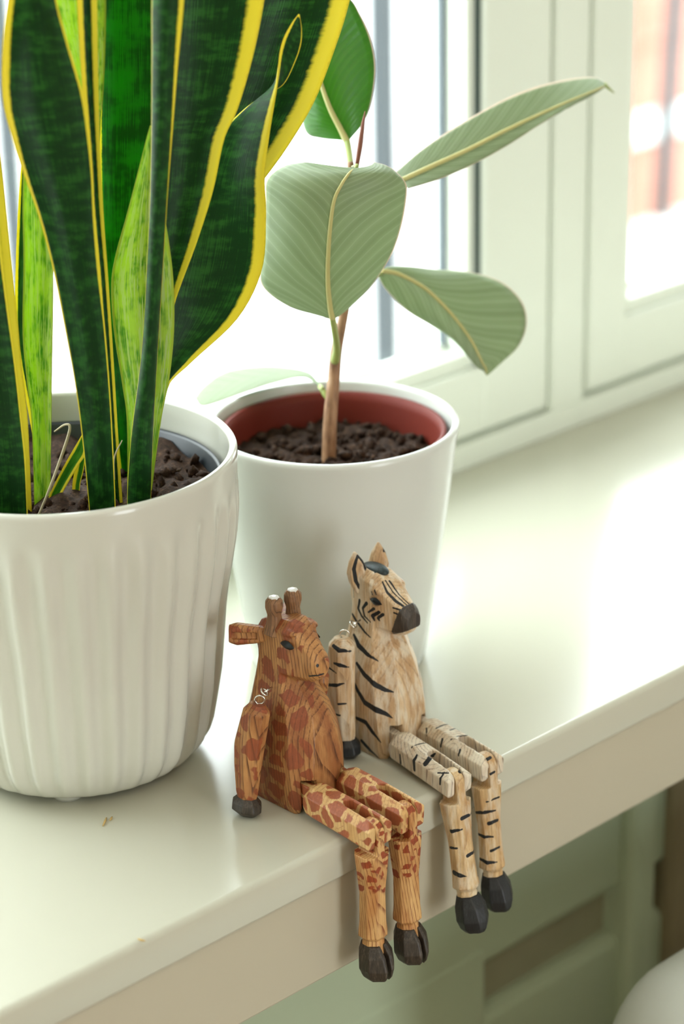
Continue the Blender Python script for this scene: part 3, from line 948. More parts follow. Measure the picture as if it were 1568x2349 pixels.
# ------------------------------------------------------------------ carved figurines (signed distance fields -> surface nets)
def surface_nets(f, lo, h):
    nx, ny, nz = f.shape
    s = f < 0
    cnt = np.zeros((nx - 1, ny - 1, nz - 1), np.int8)
    acc = np.zeros((nx - 1, ny - 1, nz - 1, 3), np.float32)
    sl = lambda a, n: slice(a, n - 1 + a)
    for ax in range(3):
        o1, o2 = [d for d in range(3) if d != ax]
        for a in (0, 1):
            for b in (0, 1):
                i0 = [0, 0, 0]; i0[o1], i0[o2] = a, b
                i1 = list(i0); i1[ax] = 1
                S0 = tuple(sl(i0[d], f.shape[d]) for d in range(3)); S1 = tuple(sl(i1[d], f.shape[d]) for d in range(3))
                c = s[S0] != s[S1]
                t = np.where(c, f[S0] / np.where(c, f[S0] - f[S1], 1), 0)
                acc[..., ax] += np.where(c, t, 0)
                acc[..., o1] += c * a
                acc[..., o2] += c * b
                cnt += c
    act = cnt > 0
    idx = -np.ones(act.shape, np.int64)
    ii = np.argwhere(act)
    idx[act] = np.arange(len(ii))
    V = (ii + acc[act] / cnt[act][:, None]) * h + np.asarray(lo)
    faces = []
    for ax in range(3):
        o1, o2 = (ax + 1) % 3, (ax + 2) % 3
        S0 = [slice(None)] * 3; S1 = [slice(None)] * 3
        S0[ax] = slice(0, -1); S1[ax] = slice(1, None)
        c = s[tuple(S0)] != s[tuple(S1)]
        e = np.argwhere(c)
        e = e[(e[:, o1] > 0) & (e[:, o2] > 0) & (e[:, o1] < act.shape[o1]) & (e[:, o2] < act.shape[o2]) & (e[:, ax] < act.shape[ax])]
        ins = s[tuple(e.T)]
        q = []
        for d1, d2 in ((-1, -1), (0, -1), (0, 0), (-1, 0)):
            p = e.copy(); p[:, o1] += d1; p[:, o2] += d2
            q.append(idx[tuple(p.T)])
        q = np.stack(q, 1)
        q[~ins] = q[~ins][:, ::-1]
        faces.append(q[(q >= 0).all(1)])
    return V, np.concatenate(faces)


def grid(lo, hi, h):
    lo = np.asarray(lo, float)
    ax = [np.arange(lo[k], hi[k] + h, h, dtype=np.float32) for k in range(3)]
    return np.meshgrid(*ax, indexing='ij')


def smin(a, b, k):
    q = np.clip(0.5 + 0.5 * (b - a) / k, 0, 1)
    return b * (1 - q) + a * q - k * q * (1 - q)


def cbox2(u, v, hu, hv, ch):
    """chamfered rectangle"""
    a, b = np.abs(u), np.abs(v)
    return np.maximum(np.maximum(a - hu, b - hv), (a + b - (hu + hv - ch)) * 0.7071)


def loft(t, u, v, st, cap=True):
    """st rows: t, u centre, v centre, half u, half v, chamfer"""
    st = np.asarray(st, float)
    g = lambda k: np.interp(t, st[:, 0], st[:, k])
    d = cbox2(u - g(1), v - g(2), g(3), g(4), g(5))
    if cap:
        d = np.maximum(d, np.maximum(st[0, 0] - t, t - st[-1, 0]))
    return d


def ell(X, Y, Z, c, r):
    k = np.sqrt(((X - c[0]) / r[0]) ** 2 + ((Y - c[1]) / r[1]) ** 2 + ((Z - c[2]) / r[2]) ** 2)
    return (k - 1) * min(r)


def boxd(X, Y, Z, lo, hi):
    return np.maximum.reduce([lo[0] - X, X - hi[0], lo[1] - Y, Y - hi[1], lo[2] - Z, Z - hi[2]])


def frame(X, Y, Z, p, q, side=(1, 0, 0)):
    """coordinates along p->q (t in metres), across (u, along side) and the remaining v"""
    p, q = np.asarray(p, float), np.asarray(q, float)
    a = (q - p) / np.linalg.norm(q - p)
    sd = np.asarray(side, float); sd = sd - a * (sd @ a); sd /= np.linalg.norm(sd)
    w = np.cross(a, sd)
    dx, dy, dz = X - p[0], Y - p[1], Z - p[2]
    dot = lambda e: dx * e[0] + dy * e[1] + dz * e[2]
    return dot(a), dot(sd), dot(w), np.linalg.norm(q - p)


def rotx(Y, Z, py, pz, deg):
    """inverse rotation of sample points about an x axis through (py, pz)"""
    a = math.radians(-deg)
    y, z = Y - py, Z - pz
    return py + y * math.cos(a) - z * math.sin(a), pz + y * math.sin(a) + z * math.cos(a)


HV = 0.00055
ZXC = 0.0855


def poly_dist(V, P, W):
    """signed distance (mm) of vertices to a painted stroke: polyline P with half-widths W (m)"""
    P = np.asarray(P, float); W = np.broadcast_to(np.asarray(W, float), (len(P),))
    best = np.full(len(V), 9.0)
    if len(P) == 1:
        return (np.linalg.norm(V - P[0], axis=1) - W[0]) * 1000
    for k in range(len(P) - 1):
        d = P[k + 1] - P[k]
        t = np.clip(((V - P[k]) @ d) / (d @ d + 1e-12), 0, 1)
        r = np.linalg.norm(V - P[k] - t[:, None] * d, axis=1) - (W[k] + t * (W[k + 1] - W[k]))
        best = np.minimum(best, r * 1000)
    return best


#STROKES_BEGIN
# painted strokes: points on the carved surface (sill frame) and brush half-widths, metres
STROKES = {
    'z_body': [
        ([(0.0804, 0.0447, 0.0722), (0.0758, 0.0396, 0.0722), (0.0754, 0.0368, 0.0699), (0.0751, 0.0333, 0.0678), (0.0748, 0.0298, 0.0657), (0.0746, 0.0275, 0.0648), (0.0745, 0.0252, 0.064)], [0.00051, 0.00064, 0.00076, 0.0007, 0.00064, 0.00045, 0.00025]),
        ([(0.0738, 0.0368, 0.0621), (0.0731, 0.0343, 0.0601), (0.0724, 0.0319, 0.0581), (0.072, 0.0283, 0.0569), (0.0716, 0.0247, 0.0557), (0.0721, 0.0212, 0.0548), (0.0736, 0.0189, 0.0531)], [0.00076, 0.00108, 0.0014, 0.00127, 0.00115, 0.0007, 0.00025]),
        ([(0.0702, 0.0312, 0.049), (0.0697, 0.028, 0.0469), (0.0693, 0.0247, 0.0449), (0.0692, 0.0207, 0.0435), (0.0699, 0.0176, 0.0415), (0.0715, 0.0156, 0.0402), (0.073, 0.0136, 0.0389), (0.0745, 0.0119, 0.0383), (0.076, 0.0102, 0.0376)], [0.00089, 0.00115, 0.0014, 0.0014, 0.0014, 0.00127, 0.00115, 0.0007, 0.00025]),
        ([(0.0689, 0.0337, 0.0403), (0.0686, 0.0314, 0.0375), (0.0684, 0.029, 0.0348), (0.0681, 0.0263, 0.0324), (0.068, 0.0237, 0.03), (0.068, 0.0198, 0.0294), (0.0681, 0.016, 0.0287), (0.0697, 0.014, 0.0277), (0.0713, 0.0122, 0.0266), (0.0726, 0.0107, 0.0253), (0.0738, 0.0093, 0.024)], [0.00076, 0.00096, 0.00115, 0.00134, 0.00153, 0.00159, 0.00166, 0.0014, 0.00115, 0.0007, 0.00025]),
        ([(0.0678, 0.0295, 0.019), (0.0678, 0.0263, 0.019), (0.0678, 0.023, 0.019), (0.0679, 0.0206, 0.017), (0.0679, 0.0182, 0.015), (0.068, 0.0151, 0.013), (0.0692, 0.0132, 0.0101)], [0.00102, 0.00121, 0.0014, 0.00134, 0.00127, 0.00076, 0.00025]),
        ([(0.0682, 0.0266, 0.0068), (0.0683, 0.0238, 0.0052), (0.0684, 0.0211, 0.0035), (0.0689, 0.0177, 0.0019), (0.0697, 0.0146, 0.0001)], [0.00102, 0.00115, 0.00127, 0.00076, 0.00025]),
        ([(0.0803, 0.022, 0.0943), (0.08, 0.02, 0.092), (0.0797, 0.018, 0.0897), (0.0804, 0.0156, 0.0878), (0.081, 0.0131, 0.0859), (0.0819, 0.0108, 0.0847), (0.0828, 0.0086, 0.0835)], [0.00038, 0.00051, 0.00064, 0.0007, 0.00076, 0.00064, 0.00051]),
        ([(0.082, 0.0216, 0.0946), (0.082, 0.0188, 0.0921), (0.082, 0.0161, 0.0896), (0.0832, 0.0125, 0.0867), (0.0845, 0.0089, 0.0839)], [0.00038, 0.00038, 0.00038, 0.00038, 0.00038]),
        ([(0.0841, 0.0207, 0.0938), (0.0843, 0.0176, 0.091), (0.0844, 0.0143, 0.0882), (0.0854, 0.0112, 0.0857), (0.0865, 0.0081, 0.0832)], [0.00064, 0.00051, 0.00038, 0.00038, 0.00038]),
        ([(0.0791, 0.0133, 0.0829), (0.0796, 0.0114, 0.0828), (0.0805, 0.0098, 0.0824), (0.081, 0.009, 0.0822), (0.0815, 0.0081, 0.0819)], [0.00051, 0.00051, 0.00051, 0.00045, 0.00038]),
        ([(0.0792, 0.013, 0.0803), (0.0795, 0.0115, 0.0801), (0.0797, 0.0097, 0.0799)], [0.00051, 0.00051, 0.00051]),
        ([(0.0762, 0.0345, 0.0814), (0.0761, 0.035, 0.079), (0.076, 0.0355, 0.0767), (0.0758, 0.0341, 0.075), (0.0757, 0.0327, 0.0733), (0.0756, 0.0305, 0.0721), (0.0754, 0.0282, 0.0709)], [0.00089, 0.00083, 0.00076, 0.0007, 0.00064, 0.00051, 0.00038]),
        ([(0.0761, 0.0294, 0.0814), (0.076, 0.0308, 0.0796), (0.076, 0.0322, 0.0778), (0.0758, 0.0314, 0.0759), (0.0757, 0.0306, 0.074), (0.0756, 0.0284, 0.073), (0.0756, 0.0262, 0.0721)], [0.00102, 0.00083, 0.00064, 0.00057, 0.00051, 0.00045, 0.00038]),
        ([(0.0765, 0.0245, 0.0798), (0.0761, 0.0262, 0.0784), (0.0759, 0.0279, 0.0769)], [0.00089, 0.0007, 0.00051]),
        ([(0.0769, 0.0213, 0.0787), (0.0766, 0.0233, 0.0772), (0.0762, 0.0253, 0.0757), (0.0763, 0.0247, 0.0745), (0.0764, 0.0241, 0.0734)], [0.00089, 0.00096, 0.00102, 0.00076, 0.00051]),
        ([(0.0775, 0.0191, 0.0779), (0.0771, 0.0206, 0.0766), (0.0767, 0.022, 0.0752), (0.0769, 0.0215, 0.0746), (0.077, 0.0209, 0.0739)], [0.00089, 0.00083, 0.00076, 0.00057, 0.00038]),
        ([(0.0756, 0.0251, 0.0894), (0.0758, 0.025, 0.0884), (0.0763, 0.0252, 0.0873)], [0.00038, 0.00038, 0.00038]),
        ([(0.0759, 0.0232, 0.0907), (0.0757, 0.0224, 0.0897), (0.076, 0.0222, 0.0883)], [0.00051, 0.00045, 0.00038]),
        ([(0.0848, 0.0308, 0.0977), (0.0829, 0.0293, 0.0975), (0.0811, 0.0279, 0.0973)], [0.00064, 0.00057, 0.00051]),
        ([(0.0774, 0.0401, 0.0858), (0.077, 0.0396, 0.0836), (0.0766, 0.0392, 0.0814)], [0.00051, 0.00038, 0.00025]),
    ],
    'z_ear-1': [
        ([(0.0775, 0.0369, 0.1051), (0.076, 0.0367, 0.1019), (0.075, 0.0371, 0.0984), (0.0751, 0.0365, 0.0953), (0.0752, 0.0361, 0.0921), (0.0759, 0.0354, 0.0901), (0.0767, 0.0348, 0.0879)], [0.00064, 0.00083, 0.00102, 0.00102, 0.00102, 0.00089, 0.00076]),
        ([(0.078, 0.0368, 0.105), (0.0788, 0.0357, 0.103), (0.0799, 0.0349, 0.1008), (0.0801, 0.0339, 0.0981), (0.0806, 0.0333, 0.0951)], [0.00064, 0.00076, 0.00089, 0.00083, 0.00076]),
    ],
    'z_ear1': [
        ([(0.0957, 0.0372, 0.1042), (0.0959, 0.0366, 0.1033), (0.0949, 0.0355, 0.1025)], [0.00076, 0.0007, 0.00064]),
        ([(0.0961, 0.0354, 0.1016), (0.097, 0.0353, 0.0985), (0.097, 0.0342, 0.0961)], [0.00051, 0.00051, 0.00051]),
    ],
    'z_arm0': [
        ([(0.0542, 0.0316, 0.0645), (0.0538, 0.029, 0.064), (0.0538, 0.0269, 0.0634), (0.0559, 0.0248, 0.0632), (0.059, 0.0238, 0.0623)], [0.00089, 0.00108, 0.00127, 0.00089, 0.00051]),
        ([(0.0533, 0.0302, 0.0553), (0.0533, 0.0281, 0.0555), (0.0542, 0.0268, 0.055), (0.0558, 0.0253, 0.0544), (0.0576, 0.024, 0.0537)], [0.00064, 0.00089, 0.00115, 0.00076, 0.00038]),
        ([(0.0534, 0.0354, 0.0519), (0.0532, 0.0321, 0.0511), (0.0532, 0.0288, 0.0503)], [0.00064, 0.00051, 0.00038]),
        ([(0.0531, 0.0355, 0.0414), (0.0531, 0.0322, 0.0424), (0.0531, 0.0289, 0.0434), (0.0542, 0.0272, 0.0442), (0.0556, 0.0257, 0.0447)], [0.00076, 0.00089, 0.00102, 0.0007, 0.00038]),
        ([(0.0536, 0.0283, 0.0328), (0.0549, 0.0267, 0.033), (0.0563, 0.0253, 0.0331)], [0.00064, 0.00057, 0.00051]),
        ([(0.054, 0.0318, 0.0258), (0.0539, 0.0295, 0.0262), (0.0542, 0.0276, 0.0264)], [0.00064, 0.00057, 0.00051]),
    ],
    'z_thigh0': [
        ([(0.0685, -0.0094, 0.0161), (0.0732, -0.0104, 0.0167), (0.0765, -0.0119, 0.0163)], [0.00051, 0.00051, 0.00051]),
        ([(0.0646, -0.0228, 0.0134), (0.0657, -0.0232, 0.0145), (0.0668, -0.0235, 0.0156), (0.0733, -0.0192, 0.013), (0.0741, -0.0205, 0.0147)], [0.00153, 0.00147, 0.0014, 0.00089, 0.00038]),
        ([(0.066, -0.0034, 0.0107), (0.066, -0.0039, 0.0061), (0.0694, -0.003, 0.002)], [0.00051, 0.0007, 0.00089]),
        ([(0.0664, -0.015, 0.0145), (0.0651, -0.0152, 0.0133), (0.0643, -0.0149, 0.0117), (0.0643, -0.0151, 0.0094), (0.0643, -0.0153, 0.0071)], [0.00064, 0.00089, 0.00115, 0.00102, 0.00089]),
        ([(0.0641, -0.0363, 0.0137), (0.0627, -0.0363, 0.0123), (0.0616, -0.0359, 0.0106), (0.0616, -0.0358, 0.0092), (0.0617, -0.0356, 0.0077)], [0.00038, 0.00057, 0.00076, 0.0007, 0.00064]),
        ([(0.0631, -0.0329, 0.0125), (0.0637, -0.0359, 0.0133), (0.0645, -0.0389, 0.0141)], [0.00038, 0.00038, 0.00038]),
        ([(0.0763, -0.0194, 0.0153), (0.0756, -0.0217, 0.0156), (0.075, -0.0241, 0.0158)], [0.00051, 0.00051, 0.00051]),
    ],
    'z_thigh1': [
        ([(0.0912, -0.0048, 0.0168), (0.0961, -0.005, 0.0169), (0.0988, -0.0061, 0.0164)], [0.00051, 0.00051, 0.00051]),
        ([(0.0948, -0.0111, 0.0166), (0.0983, -0.0117, 0.0164), (0.0981, -0.0144, 0.0163)], [0.00051, 0.00051, 0.00051]),
        ([(0.0893, -0.017, 0.0154), (0.0942, -0.0186, 0.0163), (0.0975, -0.0208, 0.0162)], [0.00051, 0.00045, 0.00038]),
        ([(0.0976, -0.0249, 0.0157), (0.0977, -0.0255, 0.0155), (0.0979, -0.0261, 0.0152)], [0.00038, 0.00038, 0.00038]),
        ([(0.0883, -0.0118, 0.0143), (0.0869, -0.0126, 0.0128), (0.0866, -0.0122, 0.0105)], [0.00064, 0.00057, 0.00051]),
        ([(0.0872, -0.0252, 0.0134), (0.0861, -0.0257, 0.0123), (0.0857, -0.0255, 0.0107)], [0.00064, 0.00057, 0.00051]),
        ([(0.0897, 0.0008, 0.0154), (0.0884, -0.0005, 0.0141), (0.0875, -0.0014, 0.0125)], [0.00051, 0.00045, 0.00038]),
    ],
    'z_shin0': [
        ([(0.0662, -0.0463, -0.0094), (0.07, -0.0468, -0.0091), (0.0749, -0.0446, -0.0103)], [0.00115, 0.00089, 0.00064]),
        ([(0.0619, -0.043, -0.0163), (0.0634, -0.0453, -0.0154), (0.0655, -0.047, -0.015)], [0.00115, 0.00083, 0.00051]),
        ([(0.0627, -0.0418, -0.0264), (0.0624, -0.0443, -0.0255), (0.063, -0.0459, -0.0253)], [0.00076, 0.00064, 0.00051]),
        ([(0.0667, -0.0497, -0.0296), (0.0695, -0.05, -0.0291), (0.0737, -0.0475, -0.0305)], [0.00102, 0.00089, 0.00076]),
        ([(0.0622, -0.0447, -0.0394), (0.0619, -0.047, -0.0392), (0.0623, -0.0486, -0.0396), (0.0634, -0.05, -0.0397), (0.0644, -0.0514, -0.0399)], [0.0014, 0.00127, 0.00115, 0.0007, 0.00025]),
        ([(0.0743, -0.0456, -0.02), (0.0742, -0.0456, -0.0193), (0.0736, -0.046, -0.0176)], [0.00076, 0.0007, 0.00064]),
        ([(0.0732, -0.0506, -0.0433), (0.0734, -0.0502, -0.0426), (0.0733, -0.0502, -0.0422)], [0.00076, 0.0007, 0.00064]),
        ([(0.0718, -0.0334, 0.0127), (0.0721, -0.034, 0.013), (0.0718, -0.0352, 0.0135)], [0.00051, 0.00051, 0.00051]),
        ([(0.0708, -0.0406, 0.013), (0.0714, -0.0399, 0.0126), (0.0714, -0.04, 0.0126)], [0.00102, 0.00102, 0.00102]),
    ],
    'z_shin1': [
        ([(0.0905, -0.0409, 0.0126), (0.0917, -0.0409, 0.0126), (0.0929, -0.0409, 0.0127)], [0.00089, 0.00083, 0.00076]),
        ([(0.0901, -0.0436, 0.0053), (0.0913, -0.0437, 0.0055), (0.0927, -0.0438, 0.0056)], [0.00076, 0.00076, 0.00076]),
        ([(0.0873, -0.0435, -0.0096), (0.0905, -0.045, -0.0088), (0.0949, -0.0452, -0.0091)], [0.00051, 0.00051, 0.00051]),
        ([(0.0863, -0.0372, -0.0178), (0.086, -0.0408, -0.0162), (0.0871, -0.043, -0.0156), (0.0888, -0.045, -0.015), (0.0921, -0.0454, -0.0156)], [0.00076, 0.00089, 0.00102, 0.0007, 0.00038]),
        ([(0.0884, -0.0443, -0.0221), (0.09, -0.0456, -0.0213), (0.0929, -0.0458, -0.0215)], [0.00115, 0.00102, 0.00089]),
        ([(0.0874, -0.0376, -0.0301), (0.0868, -0.0396, -0.03), (0.0866, -0.0422, -0.0299), (0.0879, -0.0444, -0.0295), (0.0895, -0.0463, -0.0295)], [0.00064, 0.00083, 0.00102, 0.0007, 0.00038]),
        ([(0.0882, -0.0459, -0.0374), (0.0899, -0.0472, -0.0364), (0.0928, -0.0474, -0.0364)], [0.00076, 0.0007, 0.00064]),
        ([(0.0865, -0.0398, -0.0438), (0.0863, -0.0426, -0.0437), (0.0865, -0.045, -0.0439), (0.0882, -0.0469, -0.0436), (0.0905, -0.0482, -0.0438)], [0.00076, 0.00096, 0.00115, 0.00076, 0.00038]),
    ],
    'g_body': [
        ([(0.0109, 0.0032, 0.0724), (0.0113, 0.001, 0.0732), (0.0124, -0.0005, 0.0734), (0.0146, -0.0008, 0.0732), (0.0171, -0.0008, 0.0728)], [0.00038, 0.00045, 0.00051, 0.00045, 0.00038]),
        ([(0.0129, -0.001, 0.0787)], [0.00089]),
    ],
}
#STROKES_END


def carved(name, key, fn, lo, hi, mat, parent, h=HV, extra=None, label=None):
    X, Y, Z = grid(lo, hi, h)
    f = fn(X, Y, Z)
    V, Fq = surface_nets(f.astype(np.float32), lo, h)
    at_ = {}
    if key is not None:
        d = np.full(len(V), 5.0)
        for P, W in STROKES.get(key, []):
            d = np.minimum(d, poly_dist(V, P, W))
            if key == 'z_body' and max(q[0] for q in P) < ZXC - 0.003:      # the far flank carries the same stripes
                d = np.minimum(d, poly_dist(V, [(2 * ZXC - q[0], q[1], q[2]) for q in P], W))
        if key == 'z_arm1':
            for P, W in STROKES.get('z_arm0', []):
                d = np.minimum(d, poly_dist(V, [(2 * ZXC - q[0] - 0.004 * q[2] / 0.0675, q[1] + 0.0105, q[2]) for q in P], W))
        at_['ink'] = d
    for k, g in (extra or {}).items():
        at_[k] = g(V)
    o = mesh_obj(name, V, Fq, mat, parent, True, None, at_)
    if label:
        o['label'] = label
    return o


def wood_mat(name, light, mid, dark, ring=(0.0, 0.03), spacing=0.0017, patch=None, patch_scale=120, gap=0.16, ink=(0.012, 0.014, 0.016),
             whitewash=0.0, tilt=0.12, line=0.8):
    """carved softwood: growth rings cut by the facets, optional brown patches, painted ink strokes"""
    t = NT(name)
    o = t.obj()
    q = t.mapping(o, (1, 1, 1), (ring[0], ring[1], 0), (tilt, tilt * 0.6, 0))
    wv = t.n('ShaderNodeTexWave', wave_type='RINGS', rings_direction='Z', wave_profile='SAW')
    t.l(q, wv.inputs['Vector'])
    wv.inputs['Scale'].default_value = 2 * math.pi / (20 * spacing)
    wv.inputs['Distortion'].default_value = 2.2
    wv.inputs['Detail'].default_value = 2.0
    wv.inputs['Detail Scale'].default_value = 0.05
    g = wv.outputs['Fac']
    streak = t.noise(t.mapping(o, (1, 1, 0.06)), 900, 3, 0.6)
    blot = t.noise(t.mapping(o, (1, 1, 0.3)), 110, 3, 0.55)
    fine = t.noise(t.mapping(o, (1, 1, 0.03)), 1500, 2, 0.5)
    c = t.mix(t.step(blot, 0.35, 0.68), light, mid)
    ln = t.math('MULTIPLY', t.step(g, 0.62, 0.97), t.math('MULTIPLY', t.step(streak, 0.28, 0.6), line))
    c = t.mix(t.math('MULTIPLY', t.step(fine, 0.45, 0.75), 0.35), c, dark)
    grain = t.mix(ln, c, dark)
    if whitewash:
        grain = t.mix(t.math('MULTIPLY', t.step(t.noise(t.mapping(o, (1, 1, 0.22)), 240, 4, 0.6), 0.42, 0.64), whitewash), grain, (0.74, 0.68, 0.54))
    if patch:
        nz = t.n('ShaderNodeTexNoise')
        nz.inputs['Scale'].default_value = 260
        t.l(o, nz.inputs['Vector'])
        wob = t.n('ShaderNodeVectorMath', operation='MULTIPLY_ADD')
        t.l(nz.outputs['Color'], wob.inputs[0])
        wob.inputs[1].default_value = (0.0030, 0.0030, 0.0030)
        t.l(o, wob.inputs[2])
        vo = t.n('ShaderNodeTexVoronoi', feature='DISTANCE_TO_EDGE')
        vo.inputs['Scale'].default_value = patch_scale
        t.l(wob.outputs[0], vo.inputs['Vector'])
        v1 = t.n('ShaderNodeTexVoronoi', feature='F1')
        v1.inputs['Scale'].default_value = patch_scale
        t.l(wob.outputs[0], v1.inputs['Vector'])
        rnd = t.math('MULTIPLY', t.math('SUBTRACT', 0.86, v1.outputs['Distance']), 0.6)
        pm = t.attr('patch')
        p_ = t.step(t.math('ADD', t.math('MINIMUM', vo.outputs['Distance'], rnd), t.math('MULTIPLY', t.math('SUBTRACT', pm, 1.0), 0.8)), gap - 0.025, gap + 0.025)
        pc = t.mix(t.math('MULTIPLY', ln, 0.75), patch, tuple(x * 0.35 for x in patch))
        pc = t.mix(t.math('MULTIPLY', t.step(streak, 0.45, 0.7), 0.35), pc, tuple(min(1, x * 1.9) for x in patch))
        grain = t.mix(p_, grain, pc)
    ik = t.attr('ink')
    ikn = t.math('ADD', ik, t.math('MULTIPLY', t.math('SUBTRACT', streak, 0.5), 0.55))
    k = t.step(ikn, -0.12, 0.12)
    grain = t.mix(k, ink, grain)
    t.l(grain, t.b.inputs['Base Color'])
    t.b.inputs['Roughness'].default_value = 0.42
    t.b.inputs['Specular IOR Level'].default_value = 0.4
    t.bump(t.math('ADD', t.math('MULTIPLY', g, -0.6), t.noise(o, 900, 3)), 0.3, 0.0005)
    return t.m


def hoof_mat(name, col):
    t = NT(name)
    o = t.obj()
    n = t.noise(t.mapping(o, (1, 1, 0.08)), 1200, 3, 0.6)
    t.l(t.ramp(n, [(0.35, tuple(c * 0.45 for c in col)), (0.6, col), (0.8, tuple(c * 2.6 for c in col))]), t.b.inputs['Base Color'])
    t.b.inputs['Roughness'].default_value = 0.45
    t.bump(n, 0.35, 0.0005)
    return t.m


PATCH = (0.235, 0.062, 0.022)
M['g_body'] = wood_mat('giraffe_body_wood', (0.48, 0.235, 0.08), (0.29, 0.105, 0.034), (0.09, 0.027, 0.010), (0.012, -0.055), 0.0019, PATCH, 92, 0.12, line=0.95)
M['g_thigh'] = wood_mat('giraffe_thigh_wood', (0.70, 0.46, 0.20), (0.60, 0.35, 0.13), (0.25, 0.08, 0.02), (0.03, -0.05), 0.0022, (0.33, 0.092, 0.035), 104, 0.095, line=0.45)
M['g_shin'] = wood_mat('giraffe_shin_wood', (0.66, 0.40, 0.16), (0.48, 0.22, 0.07), (0.20, 0.05, 0.015), (0.02, 0.03), 0.0014, (0.27, 0.055, 0.018), 170, 0.15, line=0.95)
M['g_horn'] = wood_mat('giraffe_horn_wood', (0.30, 0.155, 0.07), (0.20, 0.095, 0.045), (0.05, 0.024, 0.014), (0, 0), 0.0012, line=0.9)
M['g_hoof'] = hoof_mat('giraffe_hoof_dark', (0.055, 0.042, 0.030))
M['z_body'] = wood_mat('zebra_body_wood', (0.64, 0.46, 0.27), (0.47, 0.29, 0.145), (0.20, 0.10, 0.04), (-0.03, -0.06), 0.0015, whitewash=0.6, line=0.55)
M['z_thigh'] = wood_mat('zebra_thigh_wood', (0.74, 0.64, 0.50), (0.62, 0.48, 0.32), (0.12, 0.06, 0.035), (0.0, 0.05), 0.0019, whitewash=0.7, line=0.85)
M['z_shin'] = wood_mat('zebra_shin_wood', (0.64, 0.45, 0.23), (0.50, 0.29, 0.12), (0.28, 0.14, 0.05), (0.02, -0.04), 0.0013, whitewash=0.5, line=0.5)
M['z_hoof'] = hoof_mat('zebra_hoof_black', (0.016, 0.018, 0.020))
M['z_fore'] = hoof_mat('zebra_forelock_dark', (0.014, 0.028, 0.028))
M['z_muzzle'] = hoof_mat('zebra_muzzle_dark', (0.06, 0.045, 0.034))
M['tipwhite'] = paint('pale_horn_tip', (0.62, 0.60, 0.56), 0.3)  # paler cap on top of each horn
M['eye'] = paint('painted_eye_black', (0.006, 0.008, 0.010), 0.35, 0.4)


